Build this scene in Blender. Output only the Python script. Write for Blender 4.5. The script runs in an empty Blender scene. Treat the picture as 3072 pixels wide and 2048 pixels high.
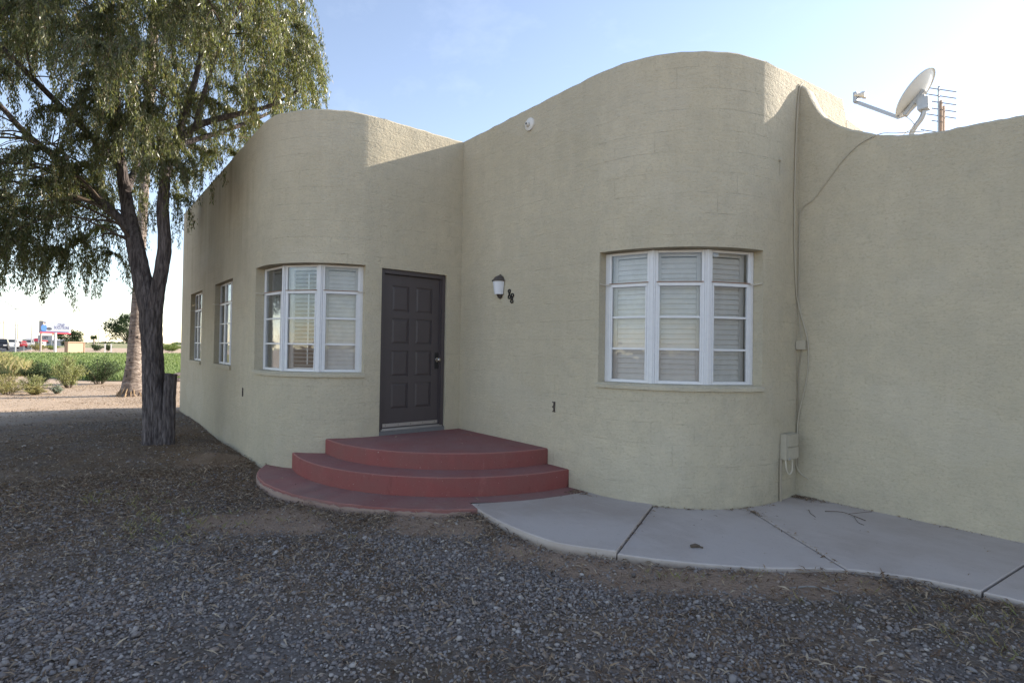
import bpy, bmesh, math, random
import numpy as np
from mathutils import Vector, Matrix
random.seed(7); rng = np.random.default_rng(11)
R = math.radians
# ------------------------------------------------------------------ camera, sky, sun, exposure
scene = bpy.context.scene
COL = scene.collection
CAM = Vector((6.3617, -4.2220, 1.4968))
FW = Vector((-0.7772, 0.6291, 0.0139)).normalized()
RT = Vector((0.6293, 0.7770, 0.0157)).normalized()
UP = RT.cross(FW).normalized(); RT = FW.cross(UP).normalized()
cd = bpy.data.cameras.new('camera'); cam = bpy.data.objects.new('camera', cd); COL.objects.link(cam)
cd.sensor_width = 36; cd.lens = 19.12; cd.clip_end = 8000; cd.clip_start = 0.05
m = Matrix((RT, UP, -FW)).transposed().to_4x4(); m.translation = CAM
cam.matrix_world = m
scene.camera = cam

SUN_EL = R(24.8)
SH = Vector((0.235, 0.97, 0)).normalized()          # horizontal direction towards the sun
SUN = Vector((SH.x*math.cos(SUN_EL), SH.y*math.cos(SUN_EL), math.sin(SUN_EL)))
world = bpy.data.worlds.new('World'); scene.world = world; world.use_nodes = True
wt = world.node_tree; wt.nodes.clear()
wo = wt.nodes.new('ShaderNodeOutputWorld'); bg = wt.nodes.new('ShaderNodeBackground')
sky = wt.nodes.new('ShaderNodeTexSky'); sky.sky_type = 'NISHITA'; sky.sun_disc = False
sky.sun_elevation = SUN_EL; sky.sun_rotation = math.atan2(SH.x, SH.y)
sky.air_density = 1.0; sky.dust_density = 0.15; sky.ozone_density = 1.0; sky.altitude = 50
# thin cirrus
tc = wt.nodes.new('ShaderNodeTexCoord'); mp = wt.nodes.new('ShaderNodeMapping')
mp.inputs['Scale'].default_value = (1.6, 4.5, 7.0); mp.inputs['Rotation'].default_value = (0.2, 0.35, 0.5)
cn = wt.nodes.new('ShaderNodeTexNoise'); cn.inputs['Scale'].default_value = 1.7; cn.inputs['Detail'].default_value = 7; cn.inputs['Roughness'].default_value = 0.62
cr = wt.nodes.new('ShaderNodeMapRange'); cr.inputs['From Min'].default_value = 0.55; cr.inputs['From Max'].default_value = 0.85; cr.inputs['To Max'].default_value = 0.06
cm = wt.nodes.new('ShaderNodeMix'); cm.data_type = 'RGBA'; cm.inputs['B'].default_value = (9, 9.2, 9.6, 1)
wt.links.new(tc.outputs['Generated'], mp.inputs['Vector']); wt.links.new(mp.outputs[0], cn.inputs['Vector'])
wt.links.new(cn.outputs['Fac'], cr.inputs['Value']); wt.links.new(cr.outputs[0], cm.inputs['Factor'])
hs = wt.nodes.new('ShaderNodeHueSaturation'); hs.inputs['Saturation'].default_value = 0.84; wt.links.new(sky.outputs[0], hs.inputs['Color']); tn = wt.nodes.new('ShaderNodeMix'); tn.data_type = 'RGBA'; tn.blend_type = 'MULTIPLY'; tn.inputs['Factor'].default_value = 1.0; tn.inputs['B'].default_value = (1.02, 0.985, 1.0, 1); wt.links.new(hs.outputs[0], tn.inputs['A']); wt.links.new(tn.outputs['Result'], cm.inputs['A']); wt.links.new(cm.outputs['Result'], bg.inputs['Color'])
bg.inputs['Strength'].default_value = 0.108
wt.links.new(bg.outputs[0], wo.inputs[0])
sl = bpy.data.lights.new('sun', 'SUN'); sl.energy = 3.8; sl.angle = R(0.53); sl.color = (1.0, 0.90, 0.76)
so = bpy.data.objects.new('sun', sl); COL.objects.link(so)
so.rotation_euler = SUN.to_track_quat('Z', 'Y').to_euler(); so.location = (20, 40, 30)
vs = scene.view_settings; vs.view_transform = 'Standard'; vs.look = 'None'; vs.gamma = 1; vs.use_curve_mapping = False
vs.exposure = 1.46
scene.cycles.max_bounces = 6; scene.cycles.diffuse_bounces = 3; scene.cycles.glossy_bounces = 3; scene.cycles.transparent_max_bounces = 16
scene.cycles.caustics_reflective = False; scene.cycles.caustics_refractive = False

# ------------------------------------------------------------------ materials
AS = 3.7781
def nmat(name):
    mt = bpy.data.materials.new(name); mt.use_nodes = True
    nt = mt.node_tree; b = nt.nodes['Principled BSDF']
    return mt, nt, b
def nd(nt, typ, **kw):
    n = nt.nodes.new(typ)
    for k_, v in kw.items():
        if k_ in n.inputs: n.inputs[k_].default_value = v
        else: setattr(n, k_, v)
    return n
def lk(nt, a, b): nt.links.new(a, b)
def noise(nt, vec, scale, detail=4, rough=0.55):
    n = nd(nt, 'ShaderNodeTexNoise', Scale=scale, Detail=detail, Roughness=rough)
    if vec is not None: lk(nt, vec, n.inputs['Vector'])
    return n.outputs['Fac']
def mrange(nt, v, a, b, c=0.0, d=1.0):
    n = nd(nt, 'ShaderNodeMapRange'); n.inputs['From Min'].default_value = a; n.inputs['From Max'].default_value = b
    n.inputs['To Min'].default_value = c; n.inputs['To Max'].default_value = d; lk(nt, v, n.inputs['Value']); return n.outputs[0]
def mixc(nt, f, a, b, mode='MIX'):
    n = nd(nt, 'ShaderNodeMix', data_type='RGBA', blend_type=mode)
    for s, v in (('Factor', f), ('A', a), ('B', b)):
        if isinstance(v, (tuple, list)): n.inputs[s].default_value = (*v, 1) if len(v) == 3 else v
        elif isinstance(v, (int, float)): n.inputs[s].default_value = v
        else: lk(nt, v, n.inputs[s])
    return n.outputs['Result']
def mth(nt, op, a, b=0.0):
    n = nd(nt, 'ShaderNodeMath', operation=op)
    for i, v in enumerate((a, b)):
        if isinstance(v, (int, float)): n.inputs[i].default_value = v
        else: lk(nt, v, n.inputs[i])
    return n.outputs[0]
def bump(nt, b, h, strength=0.5, dist=0.01):
    n = nd(nt, 'ShaderNodeBump', Strength=strength, Distance=dist); lk(nt, h, n.inputs['Height']); lk(nt, n.outputs[0], b.inputs['Normal']); return n
def coord(nt, which='Object'): return nd(nt, 'ShaderNodeTexCoord').outputs[which]
def mapping(nt, v, scale=(1,1,1), loc=(0,0,0), rot=(0,0,0)):
    n = nd(nt, 'ShaderNodeMapping'); lk(nt, v, n.inputs['Vector'])
    n.inputs['Scale'].default_value = scale; n.inputs['Location'].default_value = loc; n.inputs['Rotation'].default_value = rot
    return n.outputs[0]
def simple(name, col, rough=0.6, metal=0.0, var=0.12, scale=12, bmp=0.0, spec=0.5):
    mt, nt, b = nmat(name); v = coord(nt)
    f = noise(nt, v, scale, 5)
    d = tuple(c*(1-var) for c in col); l = tuple(min(1, c*(1+var)) for c in col)
    lk(nt, mixc(nt, f, d, l), b.inputs['Base Color'])
    b.inputs['Roughness'].default_value = rough; b.inputs['Metallic'].default_value = metal
    b.inputs['Specular IOR Level'].default_value = spec
    if bmp: bump(nt, b, noise(nt, v, scale*6, 4), bmp, 0.004)
    return mt
def island(name, cols, rough=0.8, spec=0.3, transl=0.0, extra=None):
    """one colour for each loose piece of the mesh"""
    mt, nt, b = nmat(name)
    g = nd(nt, 'ShaderNodeNewGeometry'); r = nd(nt, 'ShaderNodeValToRGB'); r.color_ramp.interpolation = 'LINEAR'
    els = r.color_ramp.elements
    while len(els) < len(cols): els.new(0.5)
    for i, c in enumerate(cols):
        els[i].position = i/(len(cols)-1); els[i].color = (*c, 1)
    lk(nt, g.outputs['Random Per Island'], r.inputs[0])
    c = r.outputs[0]
    if extra:
        c = mixc(nt, mrange(nt, noise(nt, coord(nt), extra[0], 3), 0.35, 0.65), c, mixc(nt, 1.0, c, extra[1], 'MULTIPLY'))
    lk(nt, c, b.inputs['Base Color']); b.inputs['Roughness'].default_value = rough; b.inputs['Specular IOR Level'].default_value = spec
    if transl > 0:
        t = nd(nt, 'ShaderNodeBsdfTranslucent'); mx = nd(nt, 'ShaderNodeMixShader'); mx.inputs[0].default_value = transl
        lk(nt, mixc(nt, 1.0, c, (1.5, 1.6, 0.7), 'MULTIPLY'), t.inputs[0])
        lk(nt, b.outputs[0], mx.inputs[1]); lk(nt, t.outputs[0], mx.inputs[2]); lk(nt, mx.outputs[0], nt.nodes['Material Output'].inputs[0])
    return mt

def stucco_material():
    mt, nt, b = nmat('painted_stucco'); uv = coord(nt, 'UV'); ob = coord(nt, 'Object')
    # base paint with slow colour drift and brushed streaks
    base = mixc(nt, mrange(nt, noise(nt, ob, 0.8, 5), 0.3, 0.7), (0.50, 0.442, 0.322), (0.59, 0.52, 0.382))
    base = mixc(nt, mrange(nt, noise(nt, ob, 5.5, 4, 0.7), 0.35, 0.7, 0, 0.7), base, (0.455, 0.41, 0.315))
    base = mixc(nt, mrange(nt, noise(nt, mapping(nt, uv, (9, 1.2, 1)), 1.0, 4), 0.5, 0.8, 0, 0.35), base, (0.60, 0.53, 0.41))
    base = mixc(nt, mrange(nt, noise(nt, ob, 42, 3, 0.7), 0.52, 0.72, 0, 0.55), base, (0.37, 0.325, 0.24))
    # rain and leaf stains on the long tree side wall, strongest near its top
    sx = nd(nt, 'ShaderNodeSeparateXYZ'); lk(nt, ob, sx.inputs[0])
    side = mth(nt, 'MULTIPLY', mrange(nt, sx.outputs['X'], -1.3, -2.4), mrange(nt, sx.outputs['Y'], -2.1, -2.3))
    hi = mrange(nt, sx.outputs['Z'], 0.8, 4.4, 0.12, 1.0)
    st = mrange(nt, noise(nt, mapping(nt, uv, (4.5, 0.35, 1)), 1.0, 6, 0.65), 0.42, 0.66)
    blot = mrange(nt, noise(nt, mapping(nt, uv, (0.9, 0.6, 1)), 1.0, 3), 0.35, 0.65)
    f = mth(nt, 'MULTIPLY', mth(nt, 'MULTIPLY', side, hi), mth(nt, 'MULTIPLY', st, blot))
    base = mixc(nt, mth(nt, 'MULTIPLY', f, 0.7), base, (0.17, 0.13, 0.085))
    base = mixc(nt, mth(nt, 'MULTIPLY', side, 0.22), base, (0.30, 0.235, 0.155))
    # faint rain streaks below every parapet, and old patches in the paint
    run = mth(nt, 'MULTIPLY', mrange(nt, sx.outputs['Z'], 2.2, 4.3), mrange(nt, noise(nt, mapping(nt, uv, (6, 0.3, 1)), 1.0, 5, 0.65), 0.48, 0.72))
    base = mixc(nt, mth(nt, 'MULTIPLY', run, 0.22), base, (0.36, 0.31, 0.23))
    base = mixc(nt, mrange(nt, noise(nt, mapping(nt, uv, (0.55, 0.8, 1), (4, 2, 0)), 1.0, 3, 0.5), 0.56, 0.60, 0, 0.16), base, (0.60, 0.55, 0.45))
    # patchily darker towards the ground
    low = mth(nt, 'MULTIPLY', mrange(nt, sx.outputs['Z'], 0.55, -0.1), mrange(nt, noise(nt, ob, 3.2, 6, 0.7), 0.38, 0.7))
    base = mixc(nt, mth(nt, 'MULTIPLY', low, 0.55), base, (0.30, 0.265, 0.21))
    # block joints under the paint, coming and going
    br = nd(nt, 'ShaderNodeTexBrick', offset=0.5); lk(nt, uv, br.inputs['Vector'])
    dv = nd(nt, 'ShaderNodeVectorMath', operation='ADD'); dn = nd(nt, 'ShaderNodeTexNoise', Scale=5.0, Detail=3.0); lk(nt, uv, dn.inputs['Vector'])
    sc = nd(nt, 'ShaderNodeVectorMath', operation='SCALE'); sc.inputs['Scale'].default_value = 0.02
    lk(nt, dn.outputs['Color'], sc.inputs[0]); lk(nt, uv, dv.inputs[0]); lk(nt, sc.outputs[0], dv.inputs[1]); lk(nt, dv.outputs[0], br.inputs['Vector'])
    br.inputs['Scale'].default_value = 1.0; br.inputs['Brick Width'].default_value = 0.405; br.inputs['Row Height'].default_value = 0.2025
    br.inputs['Mortar Size'].default_value = 0.0045; br.inputs['Mortar Smooth'].default_value = 0.6; br.inputs['Bias'].default_value = 0
    jm = mth(nt, 'MULTIPLY', br.outputs['Fac'], mrange(nt, noise(nt, ob, 1.6, 4, 0.6), 0.28, 0.66))
    jm = mth(nt, 'MULTIPLY', jm, mrange(nt, noise(nt, ob, 7.5, 3), 0.34, 0.60))
    jm = mth(nt, 'MULTIPLY', jm, mth(nt, 'ADD', mrange(nt, sx.outputs['X'], AS+0.03, AS+0.01), 0.06))
    base = mixc(nt, mth(nt, 'MULTIPLY', jm, 0.14), base, (0.24, 0.21, 0.15))
    lk(nt, base, b.inputs['Base Color']); b.inputs['Roughness'].default_value = 0.82; b.inputs['Specular IOR Level'].default_value = 0.25
    h = mth(nt, 'ADD', mth(nt, 'MULTIPLY', noise(nt, ob, 34, 4, 0.72), 0.75), mth(nt, 'MULTIPLY', noise(nt, ob, 6.5, 4), 0.9))
    # trowel strokes
    h = mth(nt, 'ADD', h, mth(nt, 'MULTIPLY', noise(nt, mapping(nt, ob, (9, 9, 32), rot=(0.5, 0.3, 0.2)), 1.0, 3, 0.7), 0.55))
    h = mth(nt, 'SUBTRACT', h, mth(nt, 'MULTIPLY', jm, 0.34));
    bump(nt, b, h, 0.8, 0.016)
    return mt

def ground_material():
    mt, nt, b = nmat('yard_ground'); ob = coord(nt, 'Object'); sx = nd(nt, 'ShaderNodeSeparateXYZ'); lk(nt, ob, sx.inputs[0])
    vo = nd(nt, 'ShaderNodeTexVoronoi', Scale=44.0, Randomness=1.0); lk(nt, ob, vo.inputs['Vector'])
    sp = nd(nt, 'ShaderNodeSeparateColor'); lk(nt, vo.outputs['Color'], sp.inputs[0])
    grav = mixc(nt, sp.outputs[0], (0.075, 0.068, 0.064), (0.22, 0.205, 0.195))
    dirt = mixc(nt, noise(nt, ob, 3, 6, 0.6), (0.165, 0.118, 0.082), (0.30, 0.225, 0.165))
    dirt = mixc(nt, mrange(nt, noise(nt, ob, 60, 3), 0.55, 0.75, 0, 0.7), dirt, (0.22, 0.19, 0.165))
    gm = mrange(nt, noise(nt, ob, 0.7, 5, 0.6), 0.36, 0.56)
    yard = mixc(nt, mth(nt, 'MULTIPLY', gm, 0.75), dirt, grav)
    lit = mrange(nt, noise(nt, ob, 1.3, 5, 0.65), 0.4, 0.62)
    yard = mixc(nt, mth(nt, 'MULTIPLY', lit, 0.55), yard, mixc(nt, noise(nt, ob, 70, 2), (0.07, 0.045, 0.026), (0.21, 0.15, 0.09)))
    at = nd(nt, 'ShaderNodeAttribute', attribute_name='bare')
    yard = mixc(nt, mrange(nt, mth(nt, 'ADD', at.outputs['Fac'], mth(nt, 'MULTIPLY', noise(nt, ob, 9, 5, 0.7), 0.5)), 0.42, 0.75), yard, mixc(nt, noise(nt, ob, 5, 6), (0.25, 0.178, 0.13), (0.36, 0.265, 0.195)))
    # brown leaf mould under the tree
    vd = nd(nt, 'ShaderNodeVectorMath', operation='DISTANCE'); lk(nt, ob, vd.inputs[0]); vd.inputs[1].default_value = (-2.6, -4.0, 0)
    mould = mth(nt, 'MULTIPLY', mrange(nt, vd.outputs['Value'], 4.2, 1.6), mrange(nt, noise(nt, ob, 2.1, 5, 0.65), 0.3, 0.6))
    yard = mixc(nt, mth(nt, 'MULTIPLY', mould, 0.75), yard, mixc(nt, noise(nt, ob, 90, 2), (0.08, 0.05, 0.03), (0.29, 0.195, 0.115)))
    # pale desert dirt out past the house
    desert = mixc(nt, noise(nt, ob, 1.2, 6), (0.42, 0.31, 0.22), (0.56, 0.44, 0.33))
    desert = mixc(nt, mrange(nt, noise(nt, ob, 9, 5, 0.7), 0.5, 0.7, 0, 0.5), desert, (0.36, 0.30, 0.25))
    out = mrange(nt, mth(nt, 'ADD', sx.outputs['X'], mth(nt, 'MULTIPLY', noise(nt, ob, 0.5, 3), 3.0)), -5.5, -8.5)
    vy = nd(nt, 'ShaderNodeVectorMath', operation='DISTANCE'); lk(nt, ob, vy.inputs[0]); vy.inputs[1].default_value = (3.0, -1.0, 0)
    ring = mrange(nt, mth(nt, 'ADD', vy.outputs['Value'], mth(nt, 'MULTIPLY', noise(nt, ob, 0.4, 3), 2.0)), 11.0, 13.0)
    yard = mixc(nt, mth(nt, 'MAXIMUM', out, ring), yard, desert)
    # farmland bands far off
    far = mrange(nt, noise(nt, mapping(nt, ob, (0.012, 0.002, 0.01)), 1.0, 2), 0.42, 0.56)
    fm = mrange(nt, sx.outputs['X'], -180, -200)
    yard = mixc(nt, fm, yard, mixc(nt, far, (0.42, 0.34, 0.235), (0.20, 0.24, 0.10)))
    lk(nt, yard, b.inputs['Base Color']); b.inputs['Roughness'].default_value = 0.95; b.inputs['Specular IOR Level'].default_value = 0.15
    h = mth(nt, 'ADD', mth(nt, 'MULTIPLY', mth(nt, 'SUBTRACT', 1.0, vo.outputs['Distance']), mth(nt, 'MULTIPLY', gm, 0.8)), mth(nt, 'MULTIPLY', noise(nt, ob, 25, 5), 0.7))
    bump(nt, b, h, 0.8, 0.02)
    return mt

def concrete_material(name, c0, c1, dirtcol, dirtamt=0.5, edge=None):
    mt, nt, b = nmat(name); ob = coord(nt, 'Object')
    c = mixc(nt, noise(nt, ob, 2.2, 7, 0.65), c0, c1)
    c = mixc(nt, mrange(nt, noise(nt, ob, 1.1, 6, 0.7), 0.45, 0.7, 0, dirtamt), c, dirtcol)
    c = mixc(nt, mrange(nt, noise(nt, ob, 48, 3), 0.62, 0.74, 0, 0.5), c, tuple(x*0.6 for x in c0))
    c = mixc(nt, mrange(nt, noise(nt, ob, 0.55, 5, 0.6), 0.45, 0.65, 0, dirtamt*0.7), c, tuple(x*0.82 for x in dirtcol))
    c = mixc(nt, mrange(nt, noise(nt, mapping(nt, ob, (1.5, 6, 1), rot=(0, 0, 0.7)), 1.0, 5, 0.6), 0.55, 0.75, 0, 0.3), c, tuple(min(1, x*1.15) for x in c1))
    if edge is not None:   # paint worn off: speckle of the pale concrete below
        w = mrange(nt, noise(nt, ob, 7, 7, 0.75), 0.60, 0.70, 0, 0.6)
        c = mixc(nt, w, c, edge)
    lk(nt, c, b.inputs['Base Color']); b.inputs['Roughness'].default_value = 0.85; b.inputs['Specular IOR Level'].default_value = 0.3
    bump(nt, b, mth(nt, 'ADD', noise(nt, ob, 90, 3), mth(nt, 'MULTIPLY', noise(nt, ob, 12, 4), 0.8)), 0.35, 0.004)
    return mt
def bark_material(name, c0, c1, sc=(16, 16, 2.2), bm=1.0, dist=0.03):
    mt, nt, b = nmat(name); ob = coord(nt, 'Object'); v = mapping(nt, ob, sc)
    n1 = noise(nt, v, 1.0, 7, 0.65)
    lk(nt, mixc(nt, mrange(nt, n1, 0.36, 0.62), c0, c1), b.inputs['Base Color'])
    b.inputs['Roughness'].default_value = 0.95; b.inputs['Specular IOR Level'].default_value = 0.15
    bump(nt, b, mrange(nt, n1, 0.38, 0.6), bm, dist); return mt
def glass_material():
    mt, nt, b = nmat('window_glass'); nt.nodes.remove(b)
    g = nd(nt, 'ShaderNodeBsdfGlossy'); g.inputs['Roughness'].default_value = 0.015; g.inputs['Color'].default_value = (0.95, 0.97, 1, 1)
    t = nd(nt, 'ShaderNodeBsdfTransparent'); t.inputs['Color'].default_value = (0.96, 0.97, 0.97, 1)
    d = nd(nt, 'ShaderNodeBsdfDiffuse'); d.inputs['Color'].default_value = (0.5, 0.47, 0.42, 1)
    fr = nd(nt, 'ShaderNodeFresnel'); fr.inputs['IOR'].default_value = 1.5
    mx = nd(nt, 'ShaderNodeMixShader'); lk(nt, mth(nt, 'MULTIPLY', fr.outputs[0], 0.8), mx.inputs[0]); lk(nt, t.outputs[0], mx.inputs[1]); lk(nt, g.outputs[0], mx.inputs[2])
    m2 = nd(nt, 'ShaderNodeMixShader'); ob = coord(nt)
    lk(nt, mrange(nt, noise(nt, ob, 4, 6, 0.7), 0.35, 0.8, 0.015, 0.10), m2.inputs[0]); lk(nt, mx.outputs[0], m2.inputs[1]); lk(nt, d.outputs[0], m2.inputs[2])
    bn = nd(nt, 'ShaderNodeBump', Strength=0.25, Distance=0.01); lk(nt, noise(nt, ob, 5, 2), bn.inputs['Height'])
    lk(nt, bn.outputs[0], g.inputs['Normal'])
    lk(nt, m2.outputs[0], nt.nodes['Material Output'].inputs[0]); return mt

def dusty_treads(mt, col, amt):
    """dust lying on the level faces, scuffs on the rest"""
    nt = mt.node_tree; b = nt.nodes['Principled BSDF']; src = b.inputs['Base Color'].links[0].from_socket; ob = coord(nt)
    g = nd(nt, 'ShaderNodeNewGeometry'); sx = nd(nt, 'ShaderNodeSeparateXYZ'); lk(nt, g.outputs['True Normal'], sx.inputs[0])
    upf = mrange(nt, sx.outputs['Z'], 0.6, 0.95)
    c = mixc(nt, mth(nt, 'MULTIPLY', upf, mrange(nt, noise(nt, ob, 2.4, 6, 0.7), 0.3, 0.75, 0.15, amt)), src, col)
    c = mixc(nt, mrange(nt, noise(nt, mapping(nt, ob, (5, 5, 1.5)), 1.0, 6, 0.75), 0.58, 0.72, 0, 0.45), c, (0.34, 0.14, 0.12))
    c = mixc(nt, mrange(nt, noise(nt, mapping(nt, ob, (7, 7, 3), (3, 1, 2)), 1.0, 6, 0.75), 0.60, 0.70, 0, 0.55), c, (0.13, 0.035, 0.033))
    c = mixc(nt, mrange(nt, noise(nt, ob, 55, 3), 0.70, 0.74, 0, 0.7), c, (0.5, 0.4, 0.36))
    lk(nt, c, b.inputs['Base Color'])
def shaded_soil_edges(mt):
    """painted shade and clinging soil on the lower part of the slab edges"""
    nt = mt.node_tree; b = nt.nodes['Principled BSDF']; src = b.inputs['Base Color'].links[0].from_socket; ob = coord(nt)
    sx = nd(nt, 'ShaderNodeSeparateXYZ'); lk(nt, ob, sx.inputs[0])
    f = mrange(nt, mth(nt, 'ADD', sx.outputs['Z'], mth(nt, 'MULTIPLY', noise(nt, ob, 11, 5, 0.7), 0.03)), 0.006, -0.03, 0, 0.75)  # shade of the slab sides put into the colour, along with soil
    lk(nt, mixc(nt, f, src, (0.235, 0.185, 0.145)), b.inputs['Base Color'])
M = dict(
    stucco=stucco_material(), ground=ground_material(), glass=glass_material(),
    red=concrete_material('red_painted_concrete', (0.225, 0.064, 0.058), (0.29, 0.092, 0.08), (0.20, 0.10, 0.085), 0.5, edge=None),
    redbase=concrete_material('worn_red_concrete', (0.22, 0.075, 0.065), (0.29, 0.115, 0.10), (0.23, 0.15, 0.125), 0.7, edge=(0.30, 0.22, 0.18)),
    concrete=concrete_material('walk_concrete', (0.46, 0.405, 0.37), (0.56, 0.50, 0.46), (0.36, 0.29, 0.24), 0.5),
    white=simple('white_window_paint', (0.74, 0.74, 0.75), 0.45, var=0.08, scale=20, bmp=0.15),
    slat=simple('white_shutter_slat', (0.82, 0.79, 0.77), 0.5, var=0.05),
    slatbright=simple('bright_shutter_slat', (0.80, 0.79, 0.78), 0.45, var=0.04),
    door=simple('charcoal_door_paint', (0.070, 0.057, 0.059), 0.45, var=0.12, scale=9, bmp=0.1),
    rust=simple('rusted_steel', (0.30, 0.17, 0.11), 0.8, var=0.4, scale=40),
    alu=simple('aluminium', (0.62, 0.62, 0.63), 0.35, 1.0, 0.1),
    chrome=simple('polished_knob', (0.45, 0.42, 0.39), 0.25, 1.0, 0.05),
    black=simple('black_metal', (0.012, 0.011, 0.011), 0.5, 0.0, 0.2),
    brownm=simple('dark_brown_metal', (0.085, 0.07, 0.062), 0.55, 0.2, 0.2, 40, 0.3),
    shade=simple('white_lamp_glass', (0.72, 0.74, 0.78), 0.25, 0.0, 0.03),
    plastic=simple('white_plastic', (0.72, 0.70, 0.66), 0.5, 0.0, 0.08, 30),
    cable=simple('painted_cable', (0.36, 0.31, 0.235), 0.7, 0.0, 0.1, 40),
    palecable=simple('pale_cable', (0.62, 0.57, 0.47), 0.6, 0.0, 0.1, 40),
    beige=simple('beige_box', (0.46, 0.415, 0.325), 0.6, 0.0, 0.1, 20),
    dish=simple('dish_paint', (0.66, 0.67, 0.66), 0.45, 0.0, 0.05, 8),
    galv=simple('galvanised_steel', (0.42, 0.43, 0.44), 0.45, 0.6, 0.12, 25),
    wood=simple('weathered_wood', (0.50, 0.36, 0.27), 0.85, 0.0, 0.25, 14, 0.3),
    polewood=simple('grey_pole_wood', (0.36, 0.32, 0.29), 0.9, 0.0, 0.1, 5), aerial=simple('dull_aerial_rod', (0.30, 0.29, 0.28), 0.5, 0.3, 0.1),
    wornred=concrete_material('worn_red_edge', (0.33, 0.14, 0.115), (0.42, 0.21, 0.17), (0.30, 0.13, 0.11), 0.5), rimcon=concrete_material('bare_rim_concrete', (0.33, 0.235, 0.19), (0.42, 0.31, 0.25), (0.25, 0.16, 0.13), 0.6),
    roof=simple('roof_gravel', (0.42, 0.39, 0.35), 0.95, 0.0, 0.2, 20, 0.4),
    inner=simple('interior_plaster', (0.35, 0.33, 0.30), 0.9),
    bark=bark_material('rough_bark', (0.06, 0.05, 0.05), (0.21, 0.18, 0.175), (34, 34, 5.0), 0.8, 0.02),
    twig=simple('twig_bark', (0.10, 0.075, 0.055), 0.9, 0.0, 0.3, 20),
    palm=bark_material('palm_bark', (0.13, 0.10, 0.085), (0.37, 0.31, 0.27), (5, 5, 16), 0.9, 0.03),
    leaf=island('willow_leaf', [(0.06, 0.07, 0.034), (0.10, 0.115, 0.055), (0.15, 0.165, 0.085), (0.23, 0.235, 0.135), (0.12, 0.135, 0.065), (0.25, 0.19, 0.115)], 0.36, 0.6, 0.45),
    frond=island('palm_frond', [(0.06, 0.09, 0.03), (0.11, 0.13, 0.05)], 0.6, 0.3, 0.2),
    pebble=island('gravel_stones', [(0.115, 0.094, 0.085), (0.22, 0.19, 0.174), (0.30, 0.265, 0.245), (0.175, 0.137, 0.117), (0.34, 0.305, 0.277), (0.23, 0.208, 0.20), (0.30, 0.23, 0.18), (0.48, 0.435, 0.395)], 0.85, 0.3),
    litter=island('dry_leaf_litter', [(0.075, 0.046, 0.031), (0.16, 0.10, 0.064), (0.27, 0.195, 0.13), (0.38, 0.295, 0.205), (0.21, 0.13, 0.08), (0.48, 0.39, 0.28)], 0.9, 0.2, 0.05),
    crop=island('crop_leaf', [(0.13, 0.18, 0.068), (0.185, 0.24, 0.10), (0.24, 0.29, 0.135)], 0.7, 0.3, 0.3),
    cropsoil=simple('crop_ground', (0.15, 0.19, 0.085), 0.9, 0, 0.25, 1.5, 0.3),
    bushdark=island('dark_bush_leaf', [(0.03, 0.05, 0.025), (0.055, 0.08, 0.042), (0.08, 0.11, 0.055)], 0.8, 0.2, 0.2),
    bushpale=island('pale_sage_leaf', [(0.19, 0.21, 0.10), (0.27, 0.28, 0.14), (0.34, 0.34, 0.19)], 0.85, 0.2, 0.25),
    bushyel=island('dry_yellow_weed', [(0.27, 0.225, 0.11), (0.31, 0.28, 0.135), (0.22, 0.235, 0.11), (0.34, 0.265, 0.155)], 0.85, 0.2, 0.25),
    bushgreen=island('green_bush_leaf', [(0.10, 0.15, 0.04), (0.15, 0.20, 0.06), (0.20, 0.24, 0.09)], 0.8, 0.2, 0.25),
    asphalt=simple('asphalt', (0.055, 0.055, 0.057), 0.9, 0, 0.2, 3, 0.2),
    tan=simple('tan_stucco_sign', (0.33, 0.235, 0.165), 0.9, 0, 0.08, 5),
    paletan=simple('pale_tan_panel', (0.36, 0.265, 0.19), 0.9, 0, 0.06, 5),
    postwhite=simple('white_post_paint', (0.64, 0.63, 0.61), 0.6, 0, 0.05),
    farwhite=simple('white_shed_wall', (0.52, 0.51, 0.50), 0.8, 0, 0.06, 0.3),
    farroof=simple('pale_metal_roof', (0.50, 0.50, 0.50), 0.6, 0, 0.08, 0.3),
    signblue=simple('sign_blue_print', (0.03, 0.12, 0.38), 0.5, 0, 0.15), signpale=simple('sign_pale_print', (0.23, 0.26, 0.31), 0.5, 0, 0.1, 1.2),
    signred=simple('sign_red_print', (0.48, 0.03, 0.05), 0.5, 0, 0.1), signnavy=simple('sign_navy_print', (0.03, 0.03, 0.11), 0.5),
    signdark=simple('sign_dark_print', (0.02, 0.025, 0.04), 0.5), skin=simple('sign_skin_print', (0.52, 0.33, 0.25), 0.6), signwhite=simple('sign_white_print', (0.46, 0.46, 0.47), 0.5, 0, 0.04),
    carwhite=simple('white_car_paint', (0.75, 0.75, 0.75), 0.25), carblack=simple('black_car_paint', (0.02, 0.022, 0.028), 0.25), carred=simple('red_car_paint', (0.35, 0.03, 0.035), 0.25), carsilver=simple('silver_car_paint', (0.5, 0.5, 0.52), 0.25),
    carglass=simple('car_window_glass', (0.02, 0.025, 0.03), 0.08), tyre=simple('tyre_rubber', (0.02, 0.02, 0.02), 0.8), rim=simple('wheel_rim', (0.5, 0.5, 0.5), 0.3, 0.8),
    lightglass=simple('lamp_lens', (0.8, 0.78, 0.74), 0.2), tail=simple('tail_lamp', (0.4, 0.02, 0.02), 0.3),
)
shaded_soil_edges(M['concrete']); dusty_treads(M['red'], (0.235, 0.145, 0.14), 0.75); dusty_treads(M['redbase'], (0.235, 0.15, 0.14), 0.7)

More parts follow.
